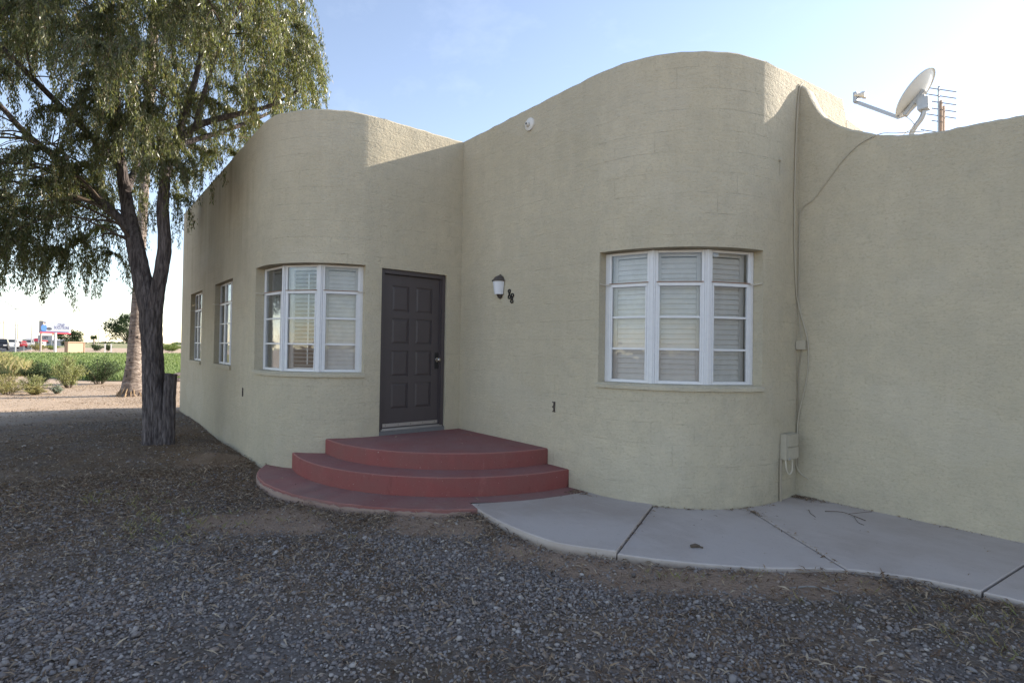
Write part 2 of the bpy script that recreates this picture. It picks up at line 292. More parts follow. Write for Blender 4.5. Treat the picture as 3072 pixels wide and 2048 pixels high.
# ------------------------------------------------------------------ mesh helpers
class MB:
    def __init__(s): s.v = []; s.f = []; s.uv = None
    def quadbox(s, c8):
        n = len(s.v); s.v += [tuple(p) for p in c8]
        for q in ((0,3,2,1),(4,5,6,7),(0,1,5,4),(1,2,6,5),(2,3,7,6),(3,0,4,7)): s.f.append(tuple(n+i for i in q))
        return s
    def box(s, x0, x1, y0, y1, z0, z1):
        return s.quadbox([(x0,y0,z0),(x1,y0,z0),(x1,y1,z0),(x0,y1,z0),(x0,y0,z1),(x1,y0,z1),(x1,y1,z1),(x0,y1,z1)])
    def obox(s, o, u, n, u0, u1, d0, d1, z0, z1):
        """box in a vertical frame: u along, n outward, o a 2D origin"""
        P = lambda a, d, z: (o[0]+u[0]*a+n[0]*d, o[1]+u[1]*a+n[1]*d, z)
        return s.quadbox([P(u0,d0,z0),P(u0,d1,z0),P(u1,d1,z0),P(u1,d0,z0),P(u0,d0,z1),P(u0,d1,z1),P(u1,d1,z1),P(u1,d0,z1)])
    def tube(s, pts, rad, n=8, cap=True, jit=0.0, squash=None):
        pts = [Vector(p) for p in pts]
        if isinstance(rad, (int, float)): rad = [rad]*len(pts)
        t0 = (pts[1]-pts[0]).normalized(); ref = Vector((1,0,0)) if abs(t0.x) < 0.8 else Vector((0,1,0))
        x = t0.cross(ref).normalized(); base = len(s.v)
        for i, p in enumerate(pts):
            t = (pts[min(i+1, len(pts)-1)]-pts[max(i-1, 0)]).normalized()
            x = (x - t*x.dot(t)).normalized(); y = t.cross(x)
            for k_ in range(n):
                a = 2*math.pi*k_/n; rr = rad[i]*(1+(random.random()-0.5)*2*jit)
                s.v.append(tuple(p + x*math.cos(a)*rr + y*math.sin(a)*rr))
        for i in range(len(pts)-1):
            for k_ in range(n):
                a = base+i*n+k_; b = base+i*n+(k_+1) % n
                s.f.append((a, b, b+n, a+n))
        if cap:
            s.f.append(tuple(base+k_ for k_ in reversed(range(n)))); e = base+(len(pts)-1)*n
            s.f.append(tuple(e+k_ for k_ in range(n)))
        return s
    def lathe(s, prof, c=(0,0,0), n=24, ax='z', a0=0, a1=2*math.pi):
        base = len(s.v); full = abs(a1-a0-2*math.pi) < 1e-6; m_ = n if full else n+1
        for (r_, h) in prof:
            for k_ in range(m_):
                a = a0+(a1-a0)*k_/n
                p = (r_*math.cos(a), r_*math.sin(a), h)
                if ax == 'y': p = (p[0], p[2], p[1])
                if ax == 'x': p = (p[2], p[0], p[1])
                s.v.append((p[0]+c[0], p[1]+c[1], p[2]+c[2]))
        for i in range(len(prof)-1):
            for k_ in range(n):
                k2 = (k_+1) % m_
                s.f.append((base+i*m_+k_, base+i*m_+k2, base+(i+1)*m_+k2, base+(i+1)*m_+k_))
        return s
    def prism(s, poly, z0, z1):
        """vertical prism from a ccw 2D polygon"""
        n = len(poly); b = len(s.v)
        s.v += [(p[0], p[1], z0) for p in poly] + [(p[0], p[1], z1) for p in poly]
        s.f.append(tuple(b+i for i in reversed(range(n)))); s.f.append(tuple(b+n+i for i in range(n)))
        for i in range(n): j = (i+1) % n; s.f.append((b+i, b+j, b+n+j, b+n+i))
        return s
    def build(s, name, mat, parent=None, smooth=None, loc=None, bevel=0.0):
        me = bpy.data.meshes.new(name); me.from_pydata(s.v, [], s.f); me.update()
        if s.uv is not None:
            ul = me.uv_layers.new(name='UVMap')
            for l in me.loops: ul.data[l.index].uv = s.uv[l.vertex_index]
        me.materials.append(mat)
        o = bpy.data.objects.new(name, me); COL.objects.link(o)
        if bevel:
            bm = bmesh.new(); bm.from_mesh(me)
            bmesh.ops.bevel(bm, geom=[e for e in bm.edges if len(e.link_faces) == 2 and e.calc_face_angle() > 0.6], offset=bevel, segments=2, affect='EDGES', clamp_overlap=True)
            bm.to_mesh(me); bm.free()
        if smooth is not None:
            me.polygons.foreach_set('use_smooth', [True]*len(me.polygons)); me.set_sharp_from_angle(angle=R(smooth))
        if parent is not None: o.parent = parent
        if loc is not None: o.location = loc
        return o
def tag(o, label=None, cat=None, group=None, kind=None):
    if label: o['label'] = label
    if cat: o['category'] = cat
    if group: o['group'] = group
    if kind: o['kind'] = kind
    return o
def thing(name, loc, label, cat, group=None, rz=0):
    o = bpy.data.objects.new(name, None); COL.objects.link(o); o.location = loc; o.rotation_euler[2] = rz
    o.empty_display_size = 0.2
    return tag(o, label, cat, group)
def np_mesh(name, V, F, mat, parent=None, smooth=False):
    V = np.ascontiguousarray(V, dtype=np.float32).reshape(-1, 3); F = np.ascontiguousarray(F, dtype=np.int32); k_ = F.shape[1]
    me = bpy.data.meshes.new(name); me.vertices.add(len(V)); me.vertices.foreach_set('co', V.ravel())
    me.loops.add(F.size); me.loops.foreach_set('vertex_index', F.ravel())
    me.polygons.add(len(F)); me.polygons.foreach_set('loop_start', np.arange(0, F.size, k_, dtype=np.int32))
    me.polygons.foreach_set('loop_total', np.full(len(F), k_, dtype=np.int32))
    if smooth: me.polygons.foreach_set('use_smooth', np.ones(len(F), dtype=bool))
    me.update(calc_edges=True); me.validate()
    me.materials.append(mat); o = bpy.data.objects.new(name, me); COL.objects.link(o)
    if parent is not None: o.parent = parent
    return o
def copy_tree(o, parent=None):
    c = o.copy(); COL.objects.link(c)
    if parent is not None: c.parent = parent
    for ch in list(o.children): copy_tree(ch, c)
    return c
def text_mesh(name, body, size, mat, parent, mtx, extrude=0.002, align='CENTER'):
    cu = bpy.data.curves.new(name, 'FONT'); cu.body = body; cu.size = size; cu.extrude = extrude; cu.align_x = align; cu.align_y = 'CENTER'; cu.resolution_u = 2; cu.offset = size*0.02
    t = bpy.data.objects.new(name+'_src', cu); COL.objects.link(t)
    me = bpy.data.meshes.new_from_object(t.evaluated_get(bpy.context.evaluated_depsgraph_get()))
    bpy.data.objects.remove(t); bpy.data.curves.remove(cu)
    me.transform(mtx); me.materials.clear(); me.materials.append(mat); me.name = name
    o = bpy.data.objects.new(name, me); COL.objects.link(o); o.parent = parent
    return o

# ------------------------------------------------------------------ plan of the house (metres; x along the lamp wall, y into the house)
H = 4.40
BL, R2 = -2.3466, 1.14            # long tree side wall, its rounded corner
AS, R1, BR = 3.7781, 1.3304, 1.7679 # return wall of the bay, its rounded corner, wall on the right
C1 = (AS-R1, R1); C2 = (-R2, BL+R2)
def sstep(a, b, x):
    t = np.clip((np.asarray(x, dtype=float)-a)/(b-a), 0, 1); return t*t*(3-2*t)
def gz(x, y):
    x = np.asarray(x, dtype=float); y = np.asarray(y, dtype=float)
    z = -0.060 + 0.09*sstep(-0.5, -8, x)
    near = np.exp(-((x-1)**2+(y+3)**2)/160)
    z = z + near*(0.012*np.sin(1.7*x+0.8*y)+0.010*np.sin(2.9*y-1.3*x+1)+0.006*np.sin(5.3*x+4.1*y))
    z = z + 0.07*np.exp(-((x+2.3)**2/0.5+(y+2.75)**2/0.08))
    z = z + 0.035*np.exp(-((x+3.4)**2+(y+3.2)**2)/0.35)
    d2 = np.full(x.shape, 99.0)
    for (a, b) in ((2.3,-1.28),(2.6,-1.33),(2.94,-1.33),(3.2,-1.31),(3.41,-1.25),(3.6,-1.14),(3.74,-1.04),(4.03,-0.86),(4.3,-0.63),(4.53,-0.41),(4.81,-0.06),(5.14,0.18),(5.47,0.3),(5.8,0.36),(6.3,0.4)): d2 = np.minimum(d2, (x-a)**2+(y-b)**2)
    return z + 0.018*np.exp(-d2/0.06)
# ---- ground: one sheet to the horizon
def axis(lo, hi, step, far, g=1.22):
    c = list(np.arange(lo, hi+1e-6, step)); a = [lo]; d = step
    while a[-1] > -far: d *= g; a.append(a[-1]-d)
    b = [hi]; d = step
    while b[-1] < far: d *= g; b.append(b[-1]+d)
    return np.array(sorted(set(a[1:]+c+b[1:])))
gx = axis(-9, 8, 0.14, 4000); gy = axis(-9, 4, 0.14, 4000)
GX, GY = np.meshgrid(gx, gy, indexing='ij')
GV = np.stack([GX, GY, gz(GX, GY)], -1)
ii = np.arange(len(gx)*len(gy)).reshape(len(gx), len(gy))
GF = np.stack([ii[:-1,:-1], ii[1:,:-1], ii[1:,1:], ii[:-1,1:]], -1).reshape(-1, 4)
tag(np_mesh('ground', GV, GF, M['ground'], smooth=True), kind='structure')

# ------------------------------------------------------------------ house walls
house = thing('house', (0,0,0), 'khaki stucco block house with rounded corners and a curved window at each', 'house')
def stations(segs, breaks, step):
    """segs: ('l',p,q) lines / ('a',c,r,deg0,deg1) arcs -> x,y,nx,ny,s ; breaks: list of (seg index, fraction)"""
    out = []; s0 = 0.0
    for si, sg in enumerate(segs):
        if sg[0] == 'l': L = math.dist(sg[1], sg[2])
        else: L = abs(R(sg[4]-sg[3]))*sg[2]
        fr = set(np.round(np.linspace(0, 1, max(2, int(L/step)+1)), 6)) | {round(b[1], 6) for b in breaks if b[0] == si}
        bset = {round(b[1], 6) for b in breaks if b[0] == si}
        fr = sorted(fr); keep = []
        for f in fr:      # drop stations crowding an opening edge
            if f in bset or f in (0.0, 1.0) or all(abs(f-b)*L > 0.02 for b in bset): keep.append(f)
        for f in keep:
            if out and f == 0.0: continue
            if sg[0] == 'l':
                p, q = sg[1], sg[2]; x = p[0]+(q[0]-p[0])*f; y = p[1]+(q[1]-p[1])*f
                d = ((q[0]-p[0])/L, (q[1]-p[1])/L); n = (d[1], -d[0])
            else:
                a = R(sg[3]+(sg[4]-sg[3])*f); n = (math.cos(a), math.sin(a)); x = sg[1][0]+sg[2]*n[0]; y = sg[1][1]+sg[2]*n[1]
            out.append((x, y, n[0], n[1], s0+L*f, si, f))
        s0 += L
    return out
def corner_normals(st):
    """mitre the normals so that the inner face meets at corners"""
    res = []
    for i, p in enumerate(st):
        a = st[max(i-1, 0)]; b = st[min(i+1, len(st)-1)]
        d1 = (p[0]-a[0], p[1]-a[1]); d2 = (b[0]-p[0], b[1]-p[1])
        if i == 0: d1 = d2
        if i == len(st)-1: d2 = d1
        l1 = math.hypot(*d1); l2 = math.hypot(*d2); n1 = (d1[1]/l1, -d1[0]/l1); n2 = (d2[1]/l2, -d2[0]/l2)
        nx, ny = n1[0]+n2[0], n1[1]+n2[1]; l = math.hypot(nx, ny); nx /= l; ny /= l
        c = max(0.5, nx*n1[0]+ny*n1[1]); res.append((nx/c, ny/c))
    return res
def shell(name, segs, ztop, holes, thick=0.2, zbot=-0.35, step=0.11):
    """holes: (seg, f0, f1, z0, z1); ztop: function (x,y,s) -> z"""
    br = [(h[0], h[1]) for h in holes]+[(h[0], h[2]) for h in holes]
    st = stations(segs, br, step); nr = corner_normals(st); mb = MB(); mb.uv = []
    rr = random.Random(hash(name) % 99 if False else len(segs))
    zt = [ztop(p[0], p[1])+rr.uniform(-0.006, 0.006) for p in st]
    def P(i, d, z):
        p = st[i]; n = nr[i]; mb.v.append((p[0]-n[0]*d, p[1]-n[1]*d, z)); mb.uv.append((p[4], z)); return len(mb.v)-1
    cache = {}
    def V(i, d, z):
        key = (i, round(d, 4), round(z, 4))
        if key not in cache: cache[key] = P(i, d, z)
        return cache[key]
    def spans(i):
        """solid height spans of the column between stations i and i+1"""
        for h in holes:
            s_ = st[i+1]
            if s_[5] == h[0] and st[i+1][6] > h[1]+1e-5 and st[i+1][6] <= h[2]+1e-5: return [(zbot, h[3]), (h[4], None)], h
        return [(zbot, None)], None
    ch = 0.022; prev = None
    for i in range(len(st)-1):
        sp, h = spans(i)
        for (a, b) in sp:
            if b is None:
                t0, t1 = zt[i], zt[i+1]
                mb.f.append((V(i,0,a), V(i+1,0,a), V(i+1,0,t1-ch), V(i,0,t0-ch)))
                mb.f.append((V(i,0,t0-ch), V(i+1,0,t1-ch), V(i+1,ch,t1), V(i,ch,t0)))
                mb.f.append((V(i,ch,t0), V(i+1,ch,t1), V(i+1,thick-ch,t1), V(i,thick-ch,t0)))
                mb.f.append((V(i,thick-ch,t0), V(i+1,thick-ch,t1), V(i+1,thick,t1-ch), V(i,thick,t0-ch)))
                mb.f.append((V(i,thick,t0-ch), V(i+1,thick,t1-ch), V(i+1,thick,a), V(i,thick,a)))
                if h: mb.f.append((V(i,0,a), V(i,thick,a), V(i+1,thick,a), V(i+1,0,a)))
            else:
                mb.f.append((V(i,0,a), V(i+1,0,a), V(i+1,0,b), V(i,0,b)))
                mb.f.append((V(i,thick,b), V(i+1,thick,b), V(i+1,thick,a), V(i,thick,a)))
                mb.f.append((V(i,0,b), V(i+1,0,b), V(i+1,thick,b), V(i,thick,b)))
        if h != prev and not (h and prev):
            hh = h or prev
            q = (V(i,0,hh[3]), V(i,0,hh[4]), V(i,thick,hh[4]), V(i,thick,hh[3]))
            mb.f.append(q if h else tuple(reversed(q)))
        prev = h
    for i in (0, len(st)-1):
        q = (V(i,0,zbot), V(i,0,zt[i]-ch), V(i,ch,zt[i]), V(i,thick-ch,zt[i]), V(i,thick,zt[i]-ch), V(i,thick,zbot)); mb.f.append(q if i else tuple(reversed(q)))
    return mb.build(name, M['stucco'], house, smooth=40)
WZ0, WZ1 = 1.172, 2.508
Ll = 7.55-R2                                     # straight run of the tree side wall
fL = lambda x: (x+7.55)/Ll
arcf = lambda d: (d+90)/90
hole_small = [(1, fL(-6.41), fL(-5.17), WZ0, WZ1), (1, fL(-3.995), fL(-2.70), WZ0, WZ1)]
hole_left = [(1, fL(-1.36), 1.0, WZ0, WZ1), (2, 0.0, arcf(-10.2), WZ0, WZ1)]
DB0, DB1, PZ = -1.199, -0.239, 0.384
Dl = 0.1-(BL+R2); fD = lambda y: (y-(BL+R2))/Dl
hole_door = (3, fD(DB0), fD(DB1), PZ-0.05, PZ+2.11)
w = shell('wall', [('l', (-7.55,1.0), (-7.55,BL)), ('l', (-7.55,BL), (-R2,BL)), ('a', C2, R2, -90, 0), ('l', (0,BL+R2), (0,0.1))],
      lambda x, y: H-0.008, hole_small+hole_left+[hole_door])
tag(w, 'stained long wall and rounded corner beside the tree')
def bay_top(x, y):
    if x > AS-0.02 and y > R1: return H+0.02+max(0, (y-R1))*0.10 if y < 3.05 else 4.38
    return H+0.006
shell('wall', [('l', (-0.1,0), (AS-R1,0)), ('a', C1, R1, -90, 0), ('l', (AS,R1), (AS,3.05))], bay_top, [(1, arcf(-85.2), arcf(-11.6), WZ0, WZ1)])
shell('wall', [('l', (AS,3.06), (AS,6.6)), ('l', (AS,6.6), (-3,6.6)), ('l', (-3,6.6), (-3,0.9))], lambda x, y: 4.38, [], thick=0.198)
prof = [(3.678,4.372),(3.80,4.372),(3.852,4.304),(3.92,4.12),(4.02,3.948),(4.238,3.76),(4.53,3.61),(4.69,3.558),(4.94,3.512),(5.54,3.473),(7,3.46),(20,3.46)]
def right_top(x, y):
    if y > BR+0.05: return 3.46
    return float(np.interp(x, [p[0] for p in prof], [p[1] for p in prof]))
shell('wall', [('l', (AS-0.1,BR), (10.5,BR)), ('l', (10.5,BR), (10.5,6.4)), ('l', (10.5,6.4), (AS-0.05,6.4))], right_top, [], step=0.055)
MB().prism([(-7.36,-2.16),(-1.3,-2.16),(-0.6,-1.9),(-0.19,-1.3),(-0.19,1.0),(-7.36,1.0)], 3.86, 3.94).build('roof', M['roof'], house)
MB().prism([(-2.8,0.19),(2.4,0.19),(3.2,0.5),(3.58,1.3),(3.58,6.4),(-2.8,6.4)], 3.88, 3.96).build('roof', M['roof'], house)
MB().prism([(AS+0.0,1.96),(10.31,1.96),(10.31,6.21),(AS+0.0,6.21)], 3.06, 3.13).build('roof', M['roof'], house)
MB().box(-7.36, -0.19, 1.0, 1.1, -0.3, 3.85).build('rear_wall', M['stucco'], house)

# ------------------------------------------------------------------ windows
slat_cache = {}
def slat_mesh(wd, mat):
    key = (round(wd, 3), mat.name)
    if key in slat_cache: return slat_cache[key]
    mb = MB(); pr = [(-0.031,0),(-0.012,0.0045),(0.012,0.0045),(0.031,0),(0.012,-0.0045),(-0.012,-0.0045)]
    n = len(pr); mb.v = [(-wd/2, p[1], p[0]) for p in pr]+[(wd/2, p[1], p[0]) for p in pr]
    for i in range(n): j = (i+1) % n; mb.f.append((i, j, n+j, n+i))
    mb.f += [tuple(reversed(range(n))), tuple(range(n, 2*n))]
    me = bpy.data.meshes.new('slat'); me.from_pydata(mb.v, [], mb.f); me.materials.append(mat); slat_cache[key] = me
    return me
def panel(win, p0, p1, n, zb, zt, zmid, bars, slats, stile=0.026, open_=False):
    """one flat window panel between two posts: frame, glazing bars, panes, shutter behind"""
    L = math.dist(p0, p1); u = ((p1[0]-p0[0])/L, (p1[1]-p0[1])/L)
    f = MB()
    f.obox(p0, u, n, 0, stile, -0.02, 0.012, zb, zt); f.obox(p0, u, n, L-stile, L, -0.02, 0.012, zb, zt)
    f.obox(p0, u, n, stile, L-stile, -0.018, 0.010, zb, zb+0.030); f.obox(p0, u, n, stile, L-stile, -0.018, 0.010, zt-0.026, zt)
    f.obox(p0, u, n, stile, L-stile, -0.018, 0.020, zmid-0.030, zmid+0.002)
    # the lower casement has its own inner stiles
    f.obox(p0, u, n, stile, stile+0.016, -0.014, 0.018, zb+0.03, zmid-0.03); f.obox(p0, u, n, L-stile-0.016, L-stile, -0.014, 0.018, zb+0.03, zmid-0.03)
    f.build('frame', M['white'], win, bevel=0.003)
    for z in bars: MB().obox(p0, u, n, stile+0.016, L-stile-0.016, -0.012, 0.013, z-0.010, z+0.010).build('glazing_bar', M['white'], win, bevel=0.003)
    zs = [zb+0.03]+list(bars)+[zmid-0.03]
    for a, b in zip(zs[:-1], zs[1:]): MB().obox(p0, u, n, stile+0.016, L-stile-0.016, -0.004, 0.0, a+0.004, b-0.004).build('pane', M['glass'], win)
    MB().obox(p0, u, n, stile, L-stile, -0.004, 0.0, zmid+0.002, zt-0.026).build('pane', M['glass'], win)
    MB().obox(p0, u, n, 0.01, L-0.01, 0.020, 0.030, zmid+0.004, zmid+0.012).build('drip_rail', M['rust'], win)
    if slats:
        d = -0.085; mg = 0.062
        sf = MB(); sf.obox(p0, u, n, 0.012, mg, d-0.016, d+0.016, zb, zt); sf.obox(p0, u, n, L-mg, L-0.012, d-0.016, d+0.016, zb, zt)
        sf.obox(p0, u, n, mg, L-mg, d-0.016, d+0.016, zb, zb+0.05); sf.obox(p0, u, n, mg, L-mg, d-0.016, d+0.016, zt-0.05, zt)
        sf.build('shutter_frame', M['slat'] if not open_ else M['slatbright'], win, bevel=0.004)
        mat = M['slatbright'] if open_ else M['slat']; me = slat_mesh(L-2*mg-0.004, mat)
        cx, cy = p0[0]+u[0]*L/2+n[0]*d, p0[1]+u[1]*L/2+n[1]*d; rz = math.atan2(u[1], u[0])
        z = zb+0.075
        while z < zt-0.06:
            s = bpy.data.objects.new('slat', me); COL.objects.link(s); s.parent = win
            s.location = (cx, cy, z); tl = R(74) if open_ else R(-20)
            s.rotation_euler = (tl+random.uniform(-0.035, 0.035), random.uniform(-0.003, 0.003), rz); z += 0.0505
        if open_: MB().obox(p0, u, n, L*0.62, L*0.62+0.012, d+0.034, d+0.046, zb+0.09, zt-0.1).build('tilt_rod', M['slatbright'], win)
def bay_window(C, rad, posts, arc, label, opens):
    win = bpy.data.objects.new('window', None); COL.objects.link(win); win.parent = house; win['label'] = label
    ri = rad-0.12
    def pt(d, r_):      # past -90 degrees the wall runs on straight
        if d < -90: return (C[0]-R(-90-d)*rad, C[1]-r_)
        return (C[0]+r_*math.cos(R(d)), C[1]+r_*math.sin(R(d)))
    nrm = lambda d: (math.cos(R(max(d, -90))), math.sin(R(max(d, -90))))
    zb, zt = WZ0+0.004, WZ1-0.006; zmid = 2.178
    for i in range(3):
        p0, p1 = pt(posts[i], ri), pt(posts[i+1], ri); L = math.dist(p0, p1); u = ((p1[0]-p0[0])/L, (p1[1]-p0[1])/L); n = (u[1], -u[0]); g = 0.026
        a = (p0[0]+u[0]*(g if i else 0.018), p0[1]+u[1]*(g if i else 0.018)); b = (p1[0]-u[0]*(g if i < 2 else 0.018), p1[1]-u[1]*(g if i < 2 else 0.018))
        panel(win, a, b, n, zb, zt, zmid, (1.519, 1.839), True, open_=(i in opens))
    for i, d in enumerate(posts):
        p = pt(d, ri); n = nrm(d); u = (-n[1], n[0]); mb = MB()
        if i in (1, 2):
            mb.obox(p, u, n, -0.028, 0.028, -0.03, 0.016, zb, zt); mb.obox(p, u, n, -0.011, 0.011, 0.0155, 0.026, zb, zt)
        else: mb.obox(p, u, n, -0.021, 0.021, -0.03, 0.012, zb, zt)
        o = mb.build('mullion', M['white'], win, bevel=0.003)
        if i in (1, 2):
            for z in (1.24, 1.62, 1.98, 2.42): MB().lathe([(0.0,0.031),(0.005,0.030),(0.006,0.026)], n=8, ax='x').build('bolt_head', M['white'], win).matrix_basis = Matrix.Translation((p[0], p[1], z)) @ Matrix.Rotation(R(d), 4, 'Z')
    # stay arms sticking out at both ends of the transom
    for d, sg in ((posts[0], -1), (posts[-1], 1)):
        p = pt(d, ri); n = nrm(d); u = (-n[1]*sg, n[0]*sg); z = zmid
        q = [(p[0]-u[0]*0.05+n[0]*0.03, p[1]-u[1]*0.05+n[1]*0.03, z), (p[0]+n[0]*0.045, p[1]+n[1]*0.045, z-0.004), (p[0]+u[0]*0.012+n[0]*0.12, p[1]+u[1]*0.012+n[1]*0.12, z+0.002)]
        MB().tube(q, 0.006, 6).build('stay_arm', M['palecable'], win)
    # curved sill
    a0, a1 = arc; k_ = 26; mb = MB(); pr = [(-0.13,WZ0-0.002),(-0.13,WZ0+0.006),(0.012,WZ0-0.008),(0.026,WZ0-0.020),(0.026,WZ0-0.052),(0.001,WZ0-0.056)]
    for j in range(k_+1):
        d = a0-0.6+(a1-a0+1.2)*j/k_
        for (o_, z) in pr: q = pt(d, rad+o_+random.uniform(-0.0015, 0.0015)*(o_ > 0)); mb.v.append((q[0], q[1], z+random.uniform(-0.002, 0.002)*(o_ > 0)))
    m_ = len(pr)
    for j in range(k_):
        for i in range(m_): i2 = (i+1) % m_; mb.f.append((j*m_+i, (j+1)*m_+i, (j+1)*m_+i2, j*m_+i2))
    mb.f += [tuple(range(m_)), tuple(reversed(range(k_*m_, k_*m_+m_)))]
    mb.uv = [(v[0]+v[1], v[2]) for v in mb.v]
    mb.build('sill', M['stucco'], win, smooth=35)
    return win
bay_window(C1, R1, (-84.2, -61.3, -36.5, -12.6), (-85.2, -11.6), 'curved three-panel window in the bay beside the lamp wall, shutters closed', ())
bay_window(C2, R2, (-99.8, -68.2, -38.9, -11.2), (-101, -10.2), 'curved three-panel window left of the door, middle shutter open', (1,))
for (a0, a1, lb) in ((-6.41, -5.17, 'narrow-looking window farther from the rounded corner on the tree side wall'), (-3.995, -2.70, 'window nearer the rounded corner on the tree side wall')):
    win = bpy.data.objects.new('window', None); COL.objects.link(win); win.parent = house; win['label'] = lb
    y = BL+0.09; n = (0, -1); w3 = (a1-a0-0.03)/3
    for i in range(3):
        panel(win, (a0+0.015+i*w3+0.012, y), (a0+0.015+(i+1)*w3-0.012, y), n, WZ0+0.004, WZ1-0.006, 2.178, (1.519, 1.839), True, stile=0.02)
        if i: MB().box(a0+0.015+i*w3-0.0125, a0+0.015+i*w3+0.0125, y-0.02, y+0.03, WZ0+0.003, WZ1-0.005).build('mullion', M['white'], win)
    MB().tube([(a0+0.03, y-0.02, 2.178), (a0+0.012, y-0.07, 2.172), (a0+0.006, y-0.12, 2.178)], 0.006, 6).build('stay_arm', M['palecable'], win)
    mb = MB().box(a0-0.015, a1+0.015, BL-0.026, BL+0.07, WZ0-0.055, WZ0+0.004); mb.uv = [(v[0], v[2]) for v in mb.v]
    mb.build('sill', M['stucco'], win)

# ------------------------------------------------------------------ front door
door = bpy.data.objects.new('door', None); COL.objects.link(door); door.parent = house; door['label'] = 'dark charcoal eight-panel front door with a metal knob'
dz0, dz1 = PZ+0.075, PZ+2.11-0.062; y0, y1 = DB0+0.058, DB1-0.058; xd = -0.075
fr = MB().box(-0.15, -0.03, DB0+0.002, y0-0.004, PZ-0.02, PZ+2.108).box(-0.15, -0.03, y1+0.004, DB1-0.002, PZ-0.02, PZ+2.108).box(-0.149, -0.031, y0-0.004, y1+0.004, dz1+0.004, PZ+2.107)
fr.build('door_frame', M['door'], door, bevel=0.004)
MB().box(-0.149, -0.055, DB0+0.003, y0+0.012, PZ, PZ+2.10).box(-0.1485, -0.055, y1-0.012, DB1-0.003, PZ, PZ+2.10).build('door_stop', M['door'], door)
sb = MB().box(xd-0.04, xd-0.012, y0, y1, dz0, dz1)                       # recessed core
W_ = y1-y0; st_ = 0.125; mid = 0.10; pw = (W_-2*st_-mid)/2
rows = 4; tr_, brl = 0.14, 0.24; rail = 0.085; ph = (dz1-dz0-tr_-brl-rail*(rows-1))/rows
sb.box(xd-0.012, xd, y0, y0+st_, dz0, dz1).box(xd-0.012, xd, y1-st_, y1, dz0, dz1).box(xd-0.012, xd-0.0003, y0+st_+pw, y0+st_+pw+mid, dz0, dz1)
zz = dz0+brl; pan = []
sb.box(xd-0.012, xd-0.0006, y0+st_, y1-st_, dz0, dz0+brl)
for r_ in range(rows):
    pan.append(zz); z_hi = zz+ph
    sb.box(xd-0.012, xd-0.0006, y0+st_, y1-st_, z_hi, z_hi+(rail if r_ < rows-1 else tr_)); zz = z_hi+rail
sb.build('door_leaf', M['door'], door)
for z in pan:
    for ya in (y0+st_, y0+st_+pw+mid):
        mb = MB(); g = 0.010; i_ = 0.034; X0, X1 = xd-0.0118, xd-0.003
        a = [(X0, ya+g, z+g), (X0, ya+pw-g, z+g), (X0, ya+pw-g, z+ph-g), (X0, ya+g, z+ph-g), (X1, ya+i_, z+i_), (X1, ya+pw-i_, z+i_), (X1, ya+pw-i_, z+ph-i_), (X1, ya+i_, z+ph-i_)]
        mb.v = a; mb.f = [(4,5,6,7),(0,1,5,4),(1,2,6,5),(2,3,7,6),(3,0,4,7)]
        mb.build('panel', M['door'], door)
ky, kz = -0.33, 1.335
MB().box(xd, xd+0.004, ky-0.036, ky+0.036, kz-0.125, kz+0.095).build('lock_plate', M['black'], door, bevel=0.002)
MB().lathe([(0.030,0.004),(0.030,0.010),(0.012,0.014),(0.012,0.035),(0.024,0.044),(0.029,0.056),(0.026,0.068),(0.014,0.075),(0.0,0.076)], (xd, ky, kz), 20, 'x').build('knob', M['chrome'], door, smooth=50)
MB().box(xd, xd+0.006, y0+0.004, y1-0.004, dz0+0.012, dz0+0.055).build('door_sweep', M['alu'], door, bevel=0.002)
for i in range(5): MB().lathe([(0.0,0.0075),(0.005,0.007),(0.005,0.005)], (xd, y0+0.06+i*(W_-0.12)/4, dz0+0.034), 8, 'x').build('screw', M['black'], door)
MB().box(-0.16, -0.012, y0-0.03, y1+0.03, PZ+0.05, PZ+0.064).box(-0.10, -0.03, y0-0.002, y1+0.002, PZ+0.064, PZ+0.074).build('threshold', M['alu'], door, bevel=0.004)
MB().box(-0.18, -0.003, DB0+0.001, DB1-0.001, PZ-0.06, PZ+0.0495).build('door_sill', simple('grey_sill_concrete', (0.16,0.155,0.155), 0.8), door)

# ------------------------------------------------------------------ red quarter-round steps
steps = thing('porch_steps', (0,0,0), 'red painted quarter-round concrete steps below the front door', 'steps')
def quarter(rad, z0, z1, mat, name, e0=-112, e1=0, lbl=None, rd=0.016, jit=0.003):
    mb = MB(); n = 70; rr = random.Random(int(rad*100)); hgt = z1-z0
    prf = [(0, z0), (0, z1-rd), (-rd*0.3, z1-rd*0.3), (-rd, z1)]
    for j in range(n+1):
        a = R(e0+(e1-e0)*j/n); wob = rr.uniform(-jit, jit)-(0.11*min(1, max(0, (-88-math.degrees(a))/21))**2 if rad > 2.5 else 0)
        for (o_, z) in prf: r_ = rad+o_+wob; mb.v.append((r_*math.cos(a), r_*math.sin(a), z+rr.uniform(-jit, jit)*0.4*(z > z0)))
    k_ = len(prf)
    for j in range(n):
        for i in range(k_-1): mb.f.append((j*k_+i, (j+1)*k_+i, (j+1)*k_+i+1, j*k_+i+1))
    c = len(mb.v); mb.v.append((-0.05, 0.05, z1))
    for j in range(n): mb.f.append((j*k_+k_-1, (j+1)*k_+k_-1, c))
    # inner flank that runs into the walls
    b = len(mb.v); mb.v.append((-0.05, 0.05, z0)); mb.f.append((n*k_, b, c, n*k_+k_-1)); mb.f.append((0, k_-1, c, b))
    o = mb.build(name, mat, steps, smooth=50); o.data.materials.append(M['wornred'])
    for p in o.data.polygons:
        if p.index < n*(k_-1) and p.index % (k_-1) == k_-2: p.material_index = 1
    if lbl: o['label'] = lbl
